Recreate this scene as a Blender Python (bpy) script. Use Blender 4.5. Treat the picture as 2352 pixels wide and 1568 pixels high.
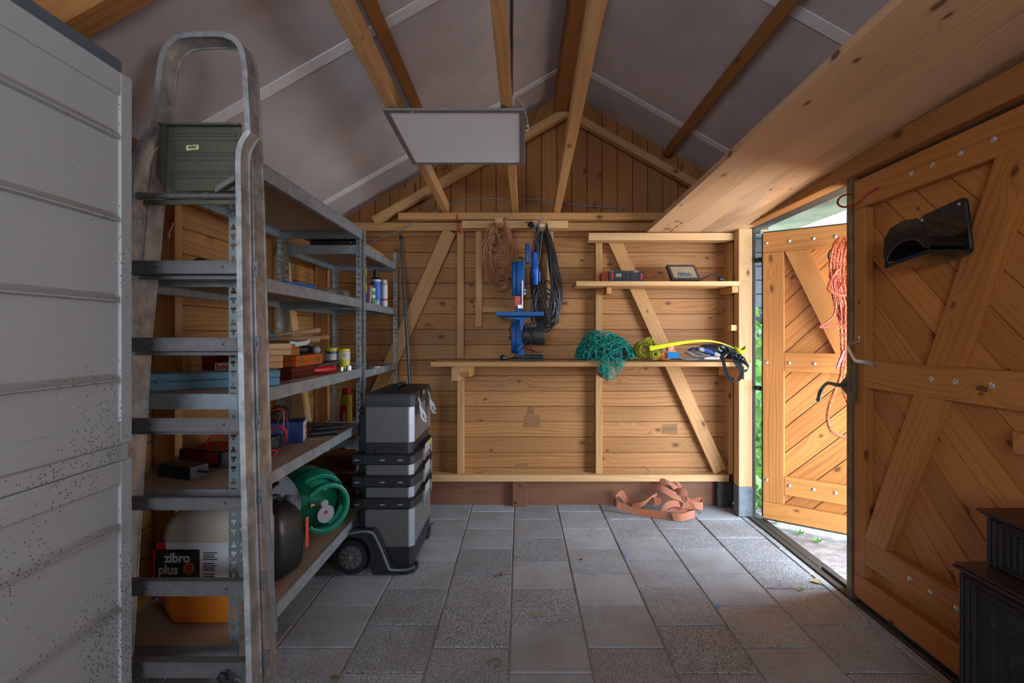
import bpy, bmesh, math, random
from mathutils import Vector, Matrix
random.seed(7)
for o in list(bpy.data.objects): bpy.data.objects.remove(o, do_unlink=True)
S = bpy.context.scene
COL = S.collection
# ------------------------------------------------------------------ camera
F, CX, CY, H = 1149.0, 1195.0, 768.0, 1.22        # focal length in px, vanishing point, eye height
cam = bpy.data.cameras.new('camera')
cam.sensor_width = 36; cam.lens = F/2352*36
cam.shift_x = -(CX-1176)/2352; cam.shift_y = -(784-CY)/2352
cam.clip_start = 0.02
camo = bpy.data.objects.new('camera', cam); COL.objects.link(camo)
camo.location = (0, 0, H); camo.rotation_euler = (math.radians(90), 0, 0)
S.camera = camo
# ------------------------------------------------------------------ light
S.view_settings.view_transform = 'Standard'; S.view_settings.look = 'None'
S.view_settings.gamma = 1; S.view_settings.use_curve_mapping = False
S.view_settings.exposure = 1.52
S.cycles.max_bounces = 14; S.cycles.diffuse_bounces = 9; S.cycles.glossy_bounces = 5; S.cycles.use_denoising = True
W = bpy.data.worlds.new('world'); S.world = W; W.use_nodes = True
nt = W.node_tree; nt.nodes.clear()
_o = nt.nodes.new('ShaderNodeOutputWorld'); _b = nt.nodes.new('ShaderNodeBackground')
_s = nt.nodes.new('ShaderNodeTexSky'); _s.sky_type = 'HOSEK_WILKIE'; _s.turbidity = 5.0
_s.sun_direction = Vector((-0.35, -0.4, 0.85)).normalized()
_m = nt.nodes.new('ShaderNodeMix'); _m.data_type = 'RGBA'
_m.inputs[0].default_value = 0.55; _m.inputs[7].default_value = (0.72, 0.87, 1.06, 1)
nt.links.new(_s.outputs[0], _m.inputs[6]); nt.links.new(_m.outputs[2], _b.inputs[0])
nt.links.new(_b.outputs[0], _o.inputs[0]); _b.inputs[1].default_value = 14.0
def portal(name, loc, rot, sx, sy):
    l = bpy.data.lights.new(name, 'AREA'); l.shape = 'RECTANGLE'; l.size = sx; l.size_y = sy
    l.cycles.is_portal = True
    o = bpy.data.objects.new(name, l); COL.objects.link(o); o.location = loc; o.rotation_euler = rot
portal('door_daylight', (1.66, 2.88, 1.0), (0, math.radians(90), 0), 1.95, 1.05)
portal('side_daylight', (1.66, -0.85, 1.50), (0, math.radians(90), 0), 0.8, 0.7)
portal('rear_fill_daylight', (-0.55, -1.66, 1.55), (math.radians(90), 0, 0), 1.1, 0.7)  # portal of the unseen rear opening added for fill
sun = bpy.data.lights.new('sun','SUN'); sun.energy = 20; sun.angle = math.radians(3); sun.color = (1,.93,.82)
suno = bpy.data.objects.new('sun',sun); COL.objects.link(suno); suno.rotation_euler = Vector((.24,-.10,.965)).to_track_quat('Z','Y').to_euler()
# ------------------------------------------------------------------ helpers
def P(px, py, d): return Vector(((px-CX)*d/F, d, H-(py-CY)*d/F))
def V(*a): return Vector(a)
class MB:
    def __init__(s): s.v=[]; s.f=[]; s.uv=[]; s.t=[]; s.m=[]
    def add(s, vs, fs, g=None, m=0, tint=None, uvs=None):
        n=len(s.v); s.v += [Vector(p) for p in vs]
        g = Vector(g).normalized() if g is not None else Vector((1,0,0))
        up = Vector((0,0,1)) if abs(g.z)<.8 else Vector((1,0,0))
        a = g.cross(up).normalized(); b = g.cross(a)
        ou, ov = random.uniform(0,90), random.uniform(0,90)
        tint = tint if tint is not None else random.uniform(.86,1.08)
        t2 = random.random()
        for f in fs:
            s.f.append([n+i for i in f]); s.m.append(m)
            for i in f:
                p = Vector(vs[i]); s.uv.append((p.dot(g)+ou, p.dot(a)+p.dot(b)+ov)); s.t.append((tint,t2,0,1))
    def frame(s, o, ax, ay, az, lx, ly, lz, bev=.002, m=0, tint=None):
        """box centred on o, lengths lx,ly,lz along axes; grain follows ax; chamfered"""
        o=Vector(o); ax=Vector(ax).normalized(); ay=Vector(ay).normalized(); az=Vector(az).normalized()
        hx,hy,hz = lx/2,ly/2,lz/2; b=min(bev,hx*.45,hy*.45,hz*.45)
        if b<=0:
            vs=[o+ax*hx*i+ay*hy*j+az*hz*k for i in(-1,1) for j in(-1,1) for k in(-1,1)]
            s.add(vs,[(0,1,3,2),(4,6,7,5),(0,4,5,1),(2,3,7,6),(0,2,6,4),(1,5,7,3)],ax,m,tint); return s
        vs=[]; idx={}
        for i in(-1,1):
            for j in(-1,1):
                for k in(-1,1):
                    for q in range(3):
                        dx,dy,dz = hx-b,hy-b,hz-b
                        if q==0: dx=hx
                        if q==1: dy=hy
                        if q==2: dz=hz
                        idx[(i,j,k,q)]=len(vs); vs.append(o+ax*dx*i+ay*dy*j+az*dz*k)
        fs=[]
        for i in(-1,1):
            fs.append([idx[(i,j,k,0)] for j,k in((-1,-1),(1,-1),(1,1),(-1,1))])
            fs.append([idx[(j,i,k,1)] for j,k in((-1,-1),(1,-1),(1,1),(-1,1))])
            fs.append([idx[(j,k,i,2)] for j,k in((-1,-1),(1,-1),(1,1),(-1,1))])
        for i in(-1,1):
            for j in(-1,1):
                fs.append([idx[(i,j,-1,0)],idx[(i,j,1,0)],idx[(i,j,1,1)],idx[(i,j,-1,1)]])
                fs.append([idx[(i,-1,j,0)],idx[(i,1,j,0)],idx[(i,1,j,2)],idx[(i,-1,j,2)]])
                fs.append([idx[(-1,i,j,1)],idx[(1,i,j,1)],idx[(1,i,j,2)],idx[(-1,i,j,2)]])
                for k in(-1,1): fs.append([idx[(i,j,k,q)] for q in range(3)])
        s.add(vs,fs,ax,m,tint); return s
    def box(s, x0,x1,y0,y1,z0,z1, g='x', bev=.002, m=0, tint=None):
        o=((x0+x1)/2,(y0+y1)/2,(z0+z1)/2); L=(abs(x1-x0),abs(y1-y0),abs(z1-z0))
        X,Y,Z=(1,0,0),(0,1,0),(0,0,1)
        if g=='x': s.frame(o,X,Y,Z,L[0],L[1],L[2],bev,m,tint)
        elif g=='y': s.frame(o,Y,X,Z,L[1],L[0],L[2],bev,m,tint)
        else: s.frame(o,Z,X,Y,L[2],L[0],L[1],bev,m,tint)
        return s
    def timber(s, p0, p1, w, h, side=None, bev=.002, m=0, tint=None, up=None):
        """bar from p0 to p1; w across 'side' direction, h the other way"""
        p0=Vector(p0); p1=Vector(p1); ax=(p1-p0).normalized()
        if side is None: side = ax.cross(Vector((0,0,1)))
        if up is not None: side = Vector(up).cross(ax)
        side=Vector(side); ay=(side-ax*side.dot(ax)).normalized(); az=ax.cross(ay)
        s.frame((p0+p1)/2,ax,ay,az,(p1-p0).length,w,h,bev,m,tint); return s
    def prism(s, pts, vec, g=None, m=0, tint=None):
        vec=Vector(vec); pts=[Vector(p) for p in pts]; n=len(pts)
        vs=pts+[p+vec for p in pts]
        fs=[list(range(n))[::-1], list(range(n,2*n))]+[(i,(i+1)%n,n+(i+1)%n,n+i) for i in range(n)]
        s.add(vs,fs,g,m,tint); return s
    def loft(s, rings, cap=True, m=0, tint=None, closed=True, loop=False, g=None):
        n=len(rings[0]); vs=[p for r in rings for p in r]; fs=[]
        R=len(rings)
        for i in range(R if loop else R-1):
            j=(i+1)%R
            for k in range(n if closed else n-1):
                l=(k+1)%n; fs.append((i*n+k,i*n+l,j*n+l,j*n+k))
        if cap and not loop:
            fs.append(list(range(n))[::-1]); fs.append([(R-1)*n+k for k in range(n)])
        s.add(vs,fs,g,m,tint); return s
    def tube(s, pts, r, n=8, loop=False, m=0, tint=None, g=None):
        pts=[Vector(p) for p in pts]; N=len(pts)
        rad = r if isinstance(r,(list,tuple)) else [r]*N
        T=[]
        for i in range(N):
            if loop: t=pts[(i+1)%N]-pts[i-1]
            else: t=pts[min(i+1,N-1)]-pts[max(i-1,0)]
            T.append(t.normalized() if t.length>1e-9 else Vector((0,0,1)))
        up=Vector((0,0,1)) if abs(T[0].z)<.9 else Vector((1,0,0))
        a=T[0].cross(up).normalized(); rings=[]
        for i in range(N):
            a=(a-T[i]*a.dot(T[i]))
            a = a.normalized() if a.length>1e-6 else T[i].orthogonal().normalized()
            b=T[i].cross(a)
            rings.append([pts[i]+(a*math.cos(2*math.pi*k/n)+b*math.sin(2*math.pi*k/n))*rad[i] for k in range(n)])
        s.loft(rings,True,m,tint,True,loop,g if g is not None else (T[0] if T[0].length else None)); return s
    def sweep(s, pts, w, h, bvec, m=0, loop=False, tint=None):
        """rectangular section; h along fixed bvec, w across the path"""
        pts=[Vector(p) for p in pts]; N=len(pts); b=Vector(bvec).normalized(); rings=[]
        for i in range(N):
            t=((pts[(i+1)%N]-pts[i-1]) if loop else (pts[min(i+1,N-1)]-pts[max(i-1,0)])).normalized()
            a=t.cross(b).normalized()
            rings.append([pts[i]+a*w/2*q+b*h/2*k for q,k in((-1,-1),(1,-1),(1,1),(-1,1))])
        s.loft(rings,True,m,tint,True,loop,pts[1]-pts[0]); return s
    def ribbon(s, pts, wv, th=.003, m=0, tint=None):
        pts=[Vector(p) for p in pts]; N=len(pts); rings=[]
        for i in range(N):
            t=(pts[min(i+1,N-1)]-pts[max(i-1,0)]).normalized(); w=Vector(wv[i] if isinstance(wv,list) else wv)
            nrm=t.cross(w).normalized()*th/2
            rings.append([pts[i]-w/2-nrm,pts[i]+w/2-nrm,pts[i]+w/2+nrm,pts[i]-w/2+nrm])
        s.loft(rings,True,m,tint); return s
    def lathe(s, prof, o, ax=(0,0,1), n=20, m=0, tint=None, cap=True):
        ax=Vector(ax).normalized(); a=ax.orthogonal().normalized(); b=ax.cross(a); o=Vector(o)
        rings=[[o+ax*h+(a*math.cos(2*math.pi*k/n)+b*math.sin(2*math.pi*k/n))*max(r,1e-4) for k in range(n)] for r,h in prof]
        s.loft(rings,cap,m,tint,g=ax); return s
    def ball(s, c, r, n=12, m=0, sc=(1,1,1), rot=None, tint=None):
        c=Vector(c); rings=[]
        for i in range(1,n):
            th=math.pi*i/n; ring=[]
            for k in range(2*n):
                p=Vector((math.sin(th)*math.cos(math.pi*k/n)*sc[0],math.sin(th)*math.sin(math.pi*k/n)*sc[1],math.cos(th)*sc[2]))*r
                if rot: p=rot@p
                ring.append(c+p)
            rings.append(ring)
        s.loft(rings,True,m,tint); return s
    def build(s, name, mats, parent=None, smooth=35, loc=None, recalc=True):
        me=bpy.data.meshes.new(name)
        if parent is not None:
            root=parent
            while root.parent: root=root.parent
            base=Vector(root.location)
        else:
            if loc is None:
                xs=[p.x for p in s.v]; ys=[p.y for p in s.v]; zs=[p.z for p in s.v]
                loc=((min(xs)+max(xs))/2,(min(ys)+max(ys))/2,min(zs))
            base=Vector(loc)
        me.from_pydata([tuple(p-base) for p in s.v],[],s.f)
        uv=me.uv_layers.new(name='grain'); uv.data.foreach_set('uv',[c for t in s.uv for c in t])
        ca=me.color_attributes.new('tint','FLOAT_COLOR','CORNER'); ca.data.foreach_set('color',[c for t in s.t for c in t])
        if not isinstance(mats,(list,tuple)): mats=[mats]
        for mm in mats: me.materials.append(mm)
        me.polygons.foreach_set('material_index',s.m)
        if recalc:
            bm=bmesh.new(); bm.from_mesh(me); bmesh.ops.recalc_face_normals(bm,faces=bm.faces); bm.to_mesh(me); bm.free()
        if smooth:
            me.shade_smooth(); me.set_sharp_from_angle(angle=math.radians(smooth))
        me.update()
        o=bpy.data.objects.new(name,me); COL.objects.link(o)
        if parent is not None: o.parent=parent
        else: o.location=base
        return o
def rrect(w,h,r,n=5):
    out=[]
    for cx,cy,a0 in((w/2-r,h/2-r,0),(-w/2+r,h/2-r,90),(-w/2+r,-h/2+r,180),(w/2-r,-h/2+r,270)):
        for i in range(n+1):
            a=math.radians(a0+90*i/n); out.append((cx+r*math.cos(a),cy+r*math.sin(a)))
    return out
def smoothpath(pts, k=6, loop=False):
    pts=[Vector(p) for p in pts]; N=len(pts); out=[]
    rng=range(N if loop else N-1)
    for i in rng:
        p0=pts[i-1] if (loop or i>0) else pts[0]; p1=pts[i]; p2=pts[(i+1)%N]; p3=pts[(i+2)%N] if (loop or i+2<N) else pts[-1]
        for j in range(k):
            t=j/k; out.append(.5*((2*p1)+(p2-p0)*t+(2*p0-5*p1+4*p2-p3)*t*t+(3*p1-p0-3*p2+p3)*t**3))
    if not loop: out.append(pts[-1])
    return out
def rope_strands(mb, pts, R, r, pitch, n=3, m=0, k=6):
    pts=[Vector(p) for p in pts]; L=0; N=len(pts); a=None
    tr=[[] for _ in range(n)]
    for i in range(N):
        t=(pts[min(i+1,N-1)]-pts[max(i-1,0)]).normalized()
        if a is None: a=t.orthogonal().normalized()
        a=(a-t*a.dot(t)).normalized(); b=t.cross(a)
        if i: L+=(pts[i]-pts[i-1]).length
        for q in range(n):
            th=2*math.pi*(L/pitch+q/n); tr[q].append(pts[i]+(a*math.cos(th)+b*math.sin(th))*R)
    for q in tr: mb.tube(q,r,k,m=m)
def dense(pts, step):
    out=[Vector(pts[0])]
    for i in range(1,len(pts)):
        a=Vector(pts[i-1]); b=Vector(pts[i]); n=max(1,int((b-a).length/step))
        for j in range(1,n+1): out.append(a.lerp(b,j/n))
    return out
def tag(o, label=None, cat=None, group=None, kind=None):
    if label: o['label']=label
    if cat: o['category']=cat
    if group: o['group']=group
    if kind: o['kind']=kind
    return o
def thing(name, label, cat, loc, group=None):
    o=bpy.data.objects.new(name,None); COL.objects.link(o); o.location=loc; o.empty_display_size=.05
    return tag(o,label,cat,group)
def struct(o): o['kind']='structure'; return o
TR=[0]
def trim(mb, mat, n=None):
    TR[0]+=1; return struct(mb.build('trim_%d'%TR[0], mat))
def text_mb(txt, size, ext=.0004, align='CENTER', bold=0):
    c=bpy.data.curves.new('t','FONT'); c.body=txt; c.size=size; c.extrude=ext; c.align_x=align; c.align_y='CENTER'; c.offset=bold; c.resolution_u=3
    o=bpy.data.objects.new('t',c); COL.objects.link(o)
    dg=bpy.context.evaluated_depsgraph_get(); dg.update()
    me=bpy.data.meshes.new_from_object(o.evaluated_get(dg)); vs=[v.co.copy() for v in me.vertices]; fs=[list(p.vertices) for p in me.polygons]
    bpy.data.objects.remove(o,do_unlink=True); bpy.data.meshes.remove(me); bpy.data.curves.remove(c)
    return vs,fs
def put_text(mb, txt, size, o, right, up, m=0, ext=.0004, align='CENTER', bold=0, sx=1):
    vs,fs=text_mb(txt,size,ext,align,bold); right=Vector(right).normalized(); up=Vector(up).normalized(); nn=right.cross(up)
    mb.add([Vector(o)+right*v.x*sx+up*v.y+nn*v.z for v in vs],fs,m=m,tint=1)
# ------------------------------------------------------------------ materials
def newmat(name):
    m=bpy.data.materials.new(name); m.use_nodes=True; t=m.node_tree; t.nodes.clear()
    o=t.nodes.new('ShaderNodeOutputMaterial'); b=t.nodes.new('ShaderNodeBsdfPrincipled'); t.links.new(b.outputs[0],o.inputs[0])
    return m,t,b
def N(t,ty,**kw):
    n=t.nodes.new(ty)
    for k,v in kw.items():
        if k in n.bl_rna.properties: setattr(n,k,v)
    return n
def math_n(t,op,a,b=None,c=None,clamp=False):
    n=t.nodes.new('ShaderNodeMath'); n.operation=op; n.use_clamp=clamp
    for i,x in enumerate((a,b,c)):
        if x is None: continue
        if isinstance(x,(int,float)): n.inputs[i].default_value=x
        else: t.links.new(x,n.inputs[i])
    return n.outputs[0]
def comb(t,x,y,z=0):
    n=t.nodes.new('ShaderNodeCombineXYZ')
    for i,v in enumerate((x,y,z)):
        if isinstance(v,(int,float)): n.inputs[i].default_value=v
        else: t.links.new(v,n.inputs[i])
    return n.outputs[0]
def noise(t,vec,scale=1,detail=2,rough=.5,dim='3D',w=None):
    n=t.nodes.new('ShaderNodeTexNoise'); n.noise_dimensions=dim; t.links.new(vec,n.inputs['Vector'])
    n.inputs['Scale'].default_value=scale; n.inputs['Detail'].default_value=detail; n.inputs['Roughness'].default_value=rough
    return n.outputs[0]
def mixc(t,f,a,b,mode='MIX'):
    n=t.nodes.new('ShaderNodeMix'); n.data_type='RGBA'; n.blend_type=mode
    for sock,v in((n.inputs[0],f),(n.inputs[6],a),(n.inputs[7],b)):
        if isinstance(v,(int,float)): sock.default_value=v
        elif isinstance(v,(tuple,list)): sock.default_value=(*v[:3],1)
        else: t.links.new(v,sock)
    return n.outputs[2]
def ramp(t,v,lo,hi,to0=0,to1=1):
    n=t.nodes.new('ShaderNodeMapRange'); n.clamp=True; t.links.new(v,n.inputs[0])
    for i,x in enumerate((lo,hi,to0,to1)): n.inputs[i+1].default_value=x
    return n.outputs[0]
def bump(t,b,h,strength=.3,dist=.002):
    n=t.nodes.new('ShaderNodeBump'); n.inputs['Strength'].default_value=strength; n.inputs['Distance'].default_value=dist
    t.links.new(h,n.inputs['Height']); t.links.new(n.outputs[0],b.inputs['Normal'])
def wood(name, light, dark, knot=(.10,.035,.012), rough=.6, knots=.62, contrast=1.0, rings=62, stain=None):
    m,t,b=newmat(name)
    uv=N(t,'ShaderNodeUVMap'); uv.uv_map='grain'
    sp=N(t,'ShaderNodeSeparateXYZ'); t.links.new(uv.outputs[0],sp.inputs[0]); u,v=sp.outputs[0],sp.outputs[1]
    vor=N(t,'ShaderNodeTexVoronoi'); vor.voronoi_dimensions='2D'; vor.inputs['Scale'].default_value=1
    jit=noise(t,comb(t,math_n(t,'MULTIPLY',u,30),math_n(t,'MULTIPLY',v,40)),1,1)
    t.links.new(comb(t,math_n(t,'MULTIPLY_ADD',jit,.03,math_n(t,'MULTIPLY',u,4.4)),math_n(t,'MULTIPLY_ADD',jit,.03,math_n(t,'MULTIPLY',v,8.0))),vor.inputs['Vector'])
    dist=vor.outputs['Distance']; sc=N(t,'ShaderNodeSeparateColor'); t.links.new(vor.outputs['Color'],sc.inputs[0])
    gate=math_n(t,'GREATER_THAN',sc.outputs[0],knots)
    size=ramp(t,sc.outputs[1],0,1,.035,.10)
    near=math_n(t,'MULTIPLY',gate,ramp(t,dist,0,.55,1,0))
    near2=math_n(t,'POWER',near,2.2)
    low=noise(t,comb(t,math_n(t,'MULTIPLY',u,.9),math_n(t,'MULTIPLY',v,7)),1,2)
    ph=math_n(t,'ADD',math_n(t,'MULTIPLY',v,rings),math_n(t,'ADD',math_n(t,'MULTIPLY',low,9),math_n(t,'MULTIPLY',near2,5)))
    s1=math_n(t,'SINE',math_n(t,'MULTIPLY',ph,6.2832*.5))
    s1=math_n(t,'POWER',ramp(t,s1,-1,1,0,1),2.5)
    vis=noise(t,comb(t,math_n(t,'MULTIPLY',u,.7),math_n(t,'MULTIPLY',v,9)),1,1)
    s1=math_n(t,'MULTIPLY',s1,ramp(t,vis,.35,.65,.25,1))
    fine=noise(t,comb(t,math_n(t,'MULTIPLY',u,7),math_n(t,'MULTIPLY',v,420)),1,2)
    blot=noise(t,comb(t,math_n(t,'MULTIPLY',u,1.6),math_n(t,'MULTIPLY',v,5)),1,3)
    g=math_n(t,'ADD',math_n(t,'MULTIPLY',s1,.5*contrast),math_n(t,'ADD',math_n(t,'MULTIPLY',ramp(t,fine,.3,.7),.18*contrast),math_n(t,'MULTIPLY',ramp(t,blot,.3,.7),.3)),clamp=True)
    c=mixc(t,g,light,dark)
    at=N(t,'ShaderNodeVertexColor'); at.layer_name='tint'; sc2=N(t,'ShaderNodeSeparateColor'); t.links.new(at.outputs[0],sc2.inputs[0])
    c=mixc(t,ramp(t,sc2.outputs[1],0,1,0,.35),c,tuple(x*y for x,y in zip(dark,(1.15,1.0,.8))))
    if stain:
        st=noise(t,comb(t,math_n(t,'MULTIPLY',u,.8),math_n(t,'MULTIPLY',v,3.2)),1,3)
        c=mixc(t,ramp(t,st,.52,.66,0,.75),c,stain)
    kn=math_n(t,'MULTIPLY',gate,math_n(t,'LESS_THAN',dist,math_n(t,'MULTIPLY',size,.95)))
    kn_soft=math_n(t,'MULTIPLY',gate,math_n(t,'SUBTRACT',1,math_n(t,'SMOOTH_MIN',1,math_n(t,'DIVIDE',dist,math_n(t,'MULTIPLY',size,2.2)),.2)),clamp=True)
    c=mixc(t,math_n(t,'MULTIPLY',kn_soft,.65,clamp=True),c,tuple(x*.45 for x in dark))
    c=mixc(t,math_n(t,'MULTIPLY',kn,.72),c,knot)
    mul=N(t,'ShaderNodeVectorMath'); mul.operation='SCALE'; t.links.new(c,mul.inputs[0]); t.links.new(sc2.outputs[0],mul.inputs['Scale'])
    t.links.new(mul.outputs[0],b.inputs['Base Color'])
    b.inputs['Roughness'].default_value=rough; b.inputs['Specular IOR Level'].default_value=.3
    bump(t,b,math_n(t,'ADD',math_n(t,'MULTIPLY',s1,-.5),fine),.25,.0008)
    return m
def plain(name, col, rough=.5, metal=0, var=.0, vs=20, bmp=0, bs=200, spec=.5, col2=None, usetint=False, coat=0):
    m,t,b=newmat(name)
    tc=N(t,'ShaderNodeTexCoord')
    if var or col2:
        n=noise(t,tc.outputs['Object'],vs,4,.6)
        c2=col2 or tuple(x*(1-var) for x in col)
        c=mixc(t,ramp(t,n,.35,.65),col,c2)
    else:
        c=mixc(t,0.0,col,col)
    if usetint:
        at=N(t,'ShaderNodeVertexColor'); at.layer_name='tint'; sc2=N(t,'ShaderNodeSeparateColor'); t.links.new(at.outputs[0],sc2.inputs[0])
        mul=N(t,'ShaderNodeVectorMath'); mul.operation='SCALE'; t.links.new(c,mul.inputs[0]); t.links.new(sc2.outputs[0],mul.inputs['Scale']); c=mul.outputs[0]
    t.links.new(c,b.inputs['Base Color'])
    b.inputs['Roughness'].default_value=rough; b.inputs['Metallic'].default_value=metal; b.inputs['Specular IOR Level'].default_value=spec
    b.inputs['Coat Weight'].default_value=coat
    if bmp: bump(t,b,noise(t,tc.outputs['Object'],bs,3),bmp,.001)
    return m
def metal(name,col,rough=.38,scr=.25,met=.85):
    m,t,b=newmat(name); tc=N(t,'ShaderNodeTexCoord')
    n=noise(t,tc.outputs['Object'],14,5,.65); n2=noise(t,tc.outputs['Object'],60,2)
    c=mixc(t,ramp(t,n,.4,.62),col,tuple(x*(1-scr) for x in col)); c=mixc(t,ramp(t,n2,.62,.72,0,.5),c,tuple(min(1,x*1.35) for x in col))
    t.links.new(c,b.inputs['Base Color']); b.inputs['Metallic'].default_value=met
    t.links.new(ramp(t,n,.3,.7,rough-.08,rough+.15),b.inputs['Roughness'])
    return m
M={}
M['wall']=wood('wood_wall',(.50,.245,.088),(.28,.11,.030),knots=.68,contrast=1.15)
M['gable']=wood('wood_gable',(.40,.17,.048),(.25,.09,.022),contrast=.75)
M['timber']=wood('wood_timber',(.62,.35,.14),(.42,.20,.07),knots=.76)
M['pale']=wood('wood_pale',(.70,.44,.21),(.52,.29,.12),knots=.72,rings=45)
M['loft']=wood('wood_loft',(.72,.47,.28),(.56,.33,.17),knots=.80,rings=70,stain=(.34,.22,.14))
M['door']=wood('wood_door',(.58,.25,.068),(.34,.12,.027),knots=.72,rough=.5,contrast=1.1)
M['beam']=wood('wood_beam',(.42,.18,.05),(.25,.09,.024),knots=.74)
M['bench']=wood('wood_bench',(.50,.28,.13),(.34,.18,.085),knots=.6,stain=(.16,.12,.09))
M['plinth']=wood('wood_plinth',(.20,.085,.042),(.13,.05,.026),knots=.93,rings=20)
M['steel_dark']=plain('steel_dark',(.055,.05,.045),.6,.3,.4)
def concrete(name):
    m,t,b=newmat(name); tc=N(t,'ShaderNodeTexCoord'); ob=tc.outputs['Object']
    at=N(t,'ShaderNodeVertexColor'); at.layer_name='tint'; sc2=N(t,'ShaderNodeSeparateColor'); t.links.new(at.outputs[0],sc2.inputs[0])
    v1=N(t,'ShaderNodeTexVoronoi'); v1.inputs['Scale'].default_value=150; t.links.new(ob,v1.inputs['Vector'])
    s1=N(t,'ShaderNodeSeparateColor'); t.links.new(v1.outputs['Color'],s1.inputs[0])
    n1=noise(t,ob,260,2,.6); n2=noise(t,ob,4,5,.6); n3=noise(t,ob,45,3,.6)
    sm=(.40,.40,.40); c=mixc(t,ramp(t,n3,.35,.65,0,.4),sm,(.30,.30,.295))
    spk=math_n(t,'MULTIPLY',ramp(t,n1,.43,.52,1,0),ramp(t,sc2.outputs[1],.25,.75,.22,.95))
    c=mixc(t,spk,c,(.045,.045,.048))
    lt=math_n(t,'MULTIPLY',math_n(t,'GREATER_THAN',s1.outputs[1],.93),ramp(t,v1.outputs['Distance'],.25,.4,.7,0))
    c=mixc(t,lt,c,(.55,.53,.5))
    c=mixc(t,ramp(t,n2,.45,.72,0,.5),c,(.17,.135,.105))
    mul=N(t,'ShaderNodeVectorMath'); mul.operation='SCALE'; t.links.new(c,mul.inputs[0]); t.links.new(sc2.outputs[0],mul.inputs['Scale'])
    t.links.new(mul.outputs[0],b.inputs['Base Color']); b.inputs['Roughness'].default_value=.75
    bump(t,b,math_n(t,'ADD',n1,n3),.5,.0015)
    return m
M['tile']=concrete('paver')
M['sand']=plain('joint_sand',(.33,.28,.23),.95,0,.4,90,.6,300)
M['roof']=plain('roof_panel',(.62,.56,.545),.40,0,0,2.5,.08,30,col2=(.50,.45,.435))
M['tape']=plain('roof_tape',(.85,.82,.80),.4)
M['ground']=plain('outside_ground',(.34,.30,.27),.9,0,0,14,1,60,col2=(.16,.13,.11))
M['slate']=plain('slate_boards',(.045,.055,.068),.6,0,.3,30,usetint=True)
M['soffit']=plain('soffit',(.16,.19,.13),.7,0,0,8,col2=(.10,.14,.09))
M['darkstrip']=plain('dark_strip',(.05,.045,.035),.6,0,.4,30)
M['shoe']=plain('post_shoe',(.16,.18,.19),.6,0,.4,20,.3,80)
M['bolt']=metal('bolt_zinc',(.75,.76,.78),.3,.1)
M['leaf']=plain('ivy_leaf',(.045,.16,.016),.5,0,0,6,col2=(.12,.27,.035),usetint=True)
# ================================================================== THE ROOM
RS=.566; XR=.33; ZR=2.97
def zroof(x): return ZR-RS*abs(x-XR)
Y0=-1.6; YB=3.62
# floor of square pavers
mb=MB(); mb.box(-1.62,1.60,Y0,3.66,-.06,-.006,m=1,bev=0)
T=.3035
for c in range(-6,6):
    xa=-.0415+c*T; xb=xa+T
    if xb>1.56 or xa<-1.7: 
        if xa>1.5: continue
    off=.151 if c%2 else 0
    y=3.151+.146*(c%2==0)-.146+off*0
    base=3.151 if (c%2==1 or c%2==-1) else 3.005
    k=-17
    while True:
        ya=base+k*.3; yb=ya+.3; k+=1
        if ya>3.6: break
        yb=min(yb,3.64)
        if yb-ya<.03: continue
        xe=min(xb,1.52)
        tt=random.uniform(.90,1.07); g=.0030
        dz=random.uniform(-.0015,.0015)
        mb.box(xa+g,xe-g,ya+g,yb-g,-.03,dz,bev=.0035,tint=tt)
        if random.random()<.38:
            for i in range(-len(mb.t)+len(mb.t)-96,0): pass
        sp=random.choice((.08,.2,.55,.75,.95))
        nn=sum(len(f) for f in mb.f[-26:])
        for i in range(len(mb.t)-nn,len(mb.t)): mb.t[i]=(tt*(1.0 if sp<.3 else 1.06),sp,0,1)
fl=struct(mb.build('floor',[M['tile'],M['sand']],loc=(0,0,0)))
# back wall : horizontal siding, gable with upright boards
mb=MB()
z=1.925+.1113*1
while z>.2:
    z0=max(z-.1113,.2); mb.box(-1.49,1.60,YB,YB+.02,z0+.0012,z-.0012,'x',bev=.003); z-=.1113
mb.box(-1.49,1.60,YB+.018,YB+.04,0,2.2,m=1,bev=0)
wb=struct(mb.build('wall_back',[M['wall'],M['darkstrip']],loc=(0,YB,0)))
M['stainw']=wood('wood_stained',(.34,.175,.07),(.20,.09,.03),knots=.95)
for xa,xb,za,zb in((.02,.145,.545,.64),(.045,.10,.64,.70),(1.02,1.14,.50,.575),(-.05,.06,.245,.29)):
    mb=MB(); mb.prism([V(xa,YB-.0004,za),V(xb,YB-.0004,za+.003),V(xb-.006,YB-.0004,zb),V(xa+.008,YB-.0004,zb-.004)],(0,.0003,0),(1,0,0)); g=mb.build('stain',M['stainw'],parent=wb); g['label']='dark damp stain on the siding'
mb=MB(); x=.154-.1096*16
while x<1.75:
    xa,xb=x+.0027,x+.1096-.0027
    za,zb=zroof(xa)+.02,zroof(xb)+.02
    pts=[V(xa,YB,1.98),V(xb,YB,1.98),V(xb,YB,zb)]
    if xa<XR<xb: pts.append(V(XR,YB,ZR+.02))
    pts.append(V(xa,YB,za))
    if min(za,zb)>2.0: mb.prism(pts,(0,.02,0),(0,0,1))
    x+=.1096
mb.prism([V(-1.5,YB+.02,1.95),V(1.75,YB+.02,1.95),V(1.75,YB+.02,zroof(1.75)),V(XR,YB+.02,ZR+.03),V(-1.5,YB+.02,zroof(-1.5))],(0,.02,0),m=1)
g=mb.build('gable_boards',[M['gable'],M['darkstrip']],parent=wb); g['label']='dark upright boards of the gable'
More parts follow.
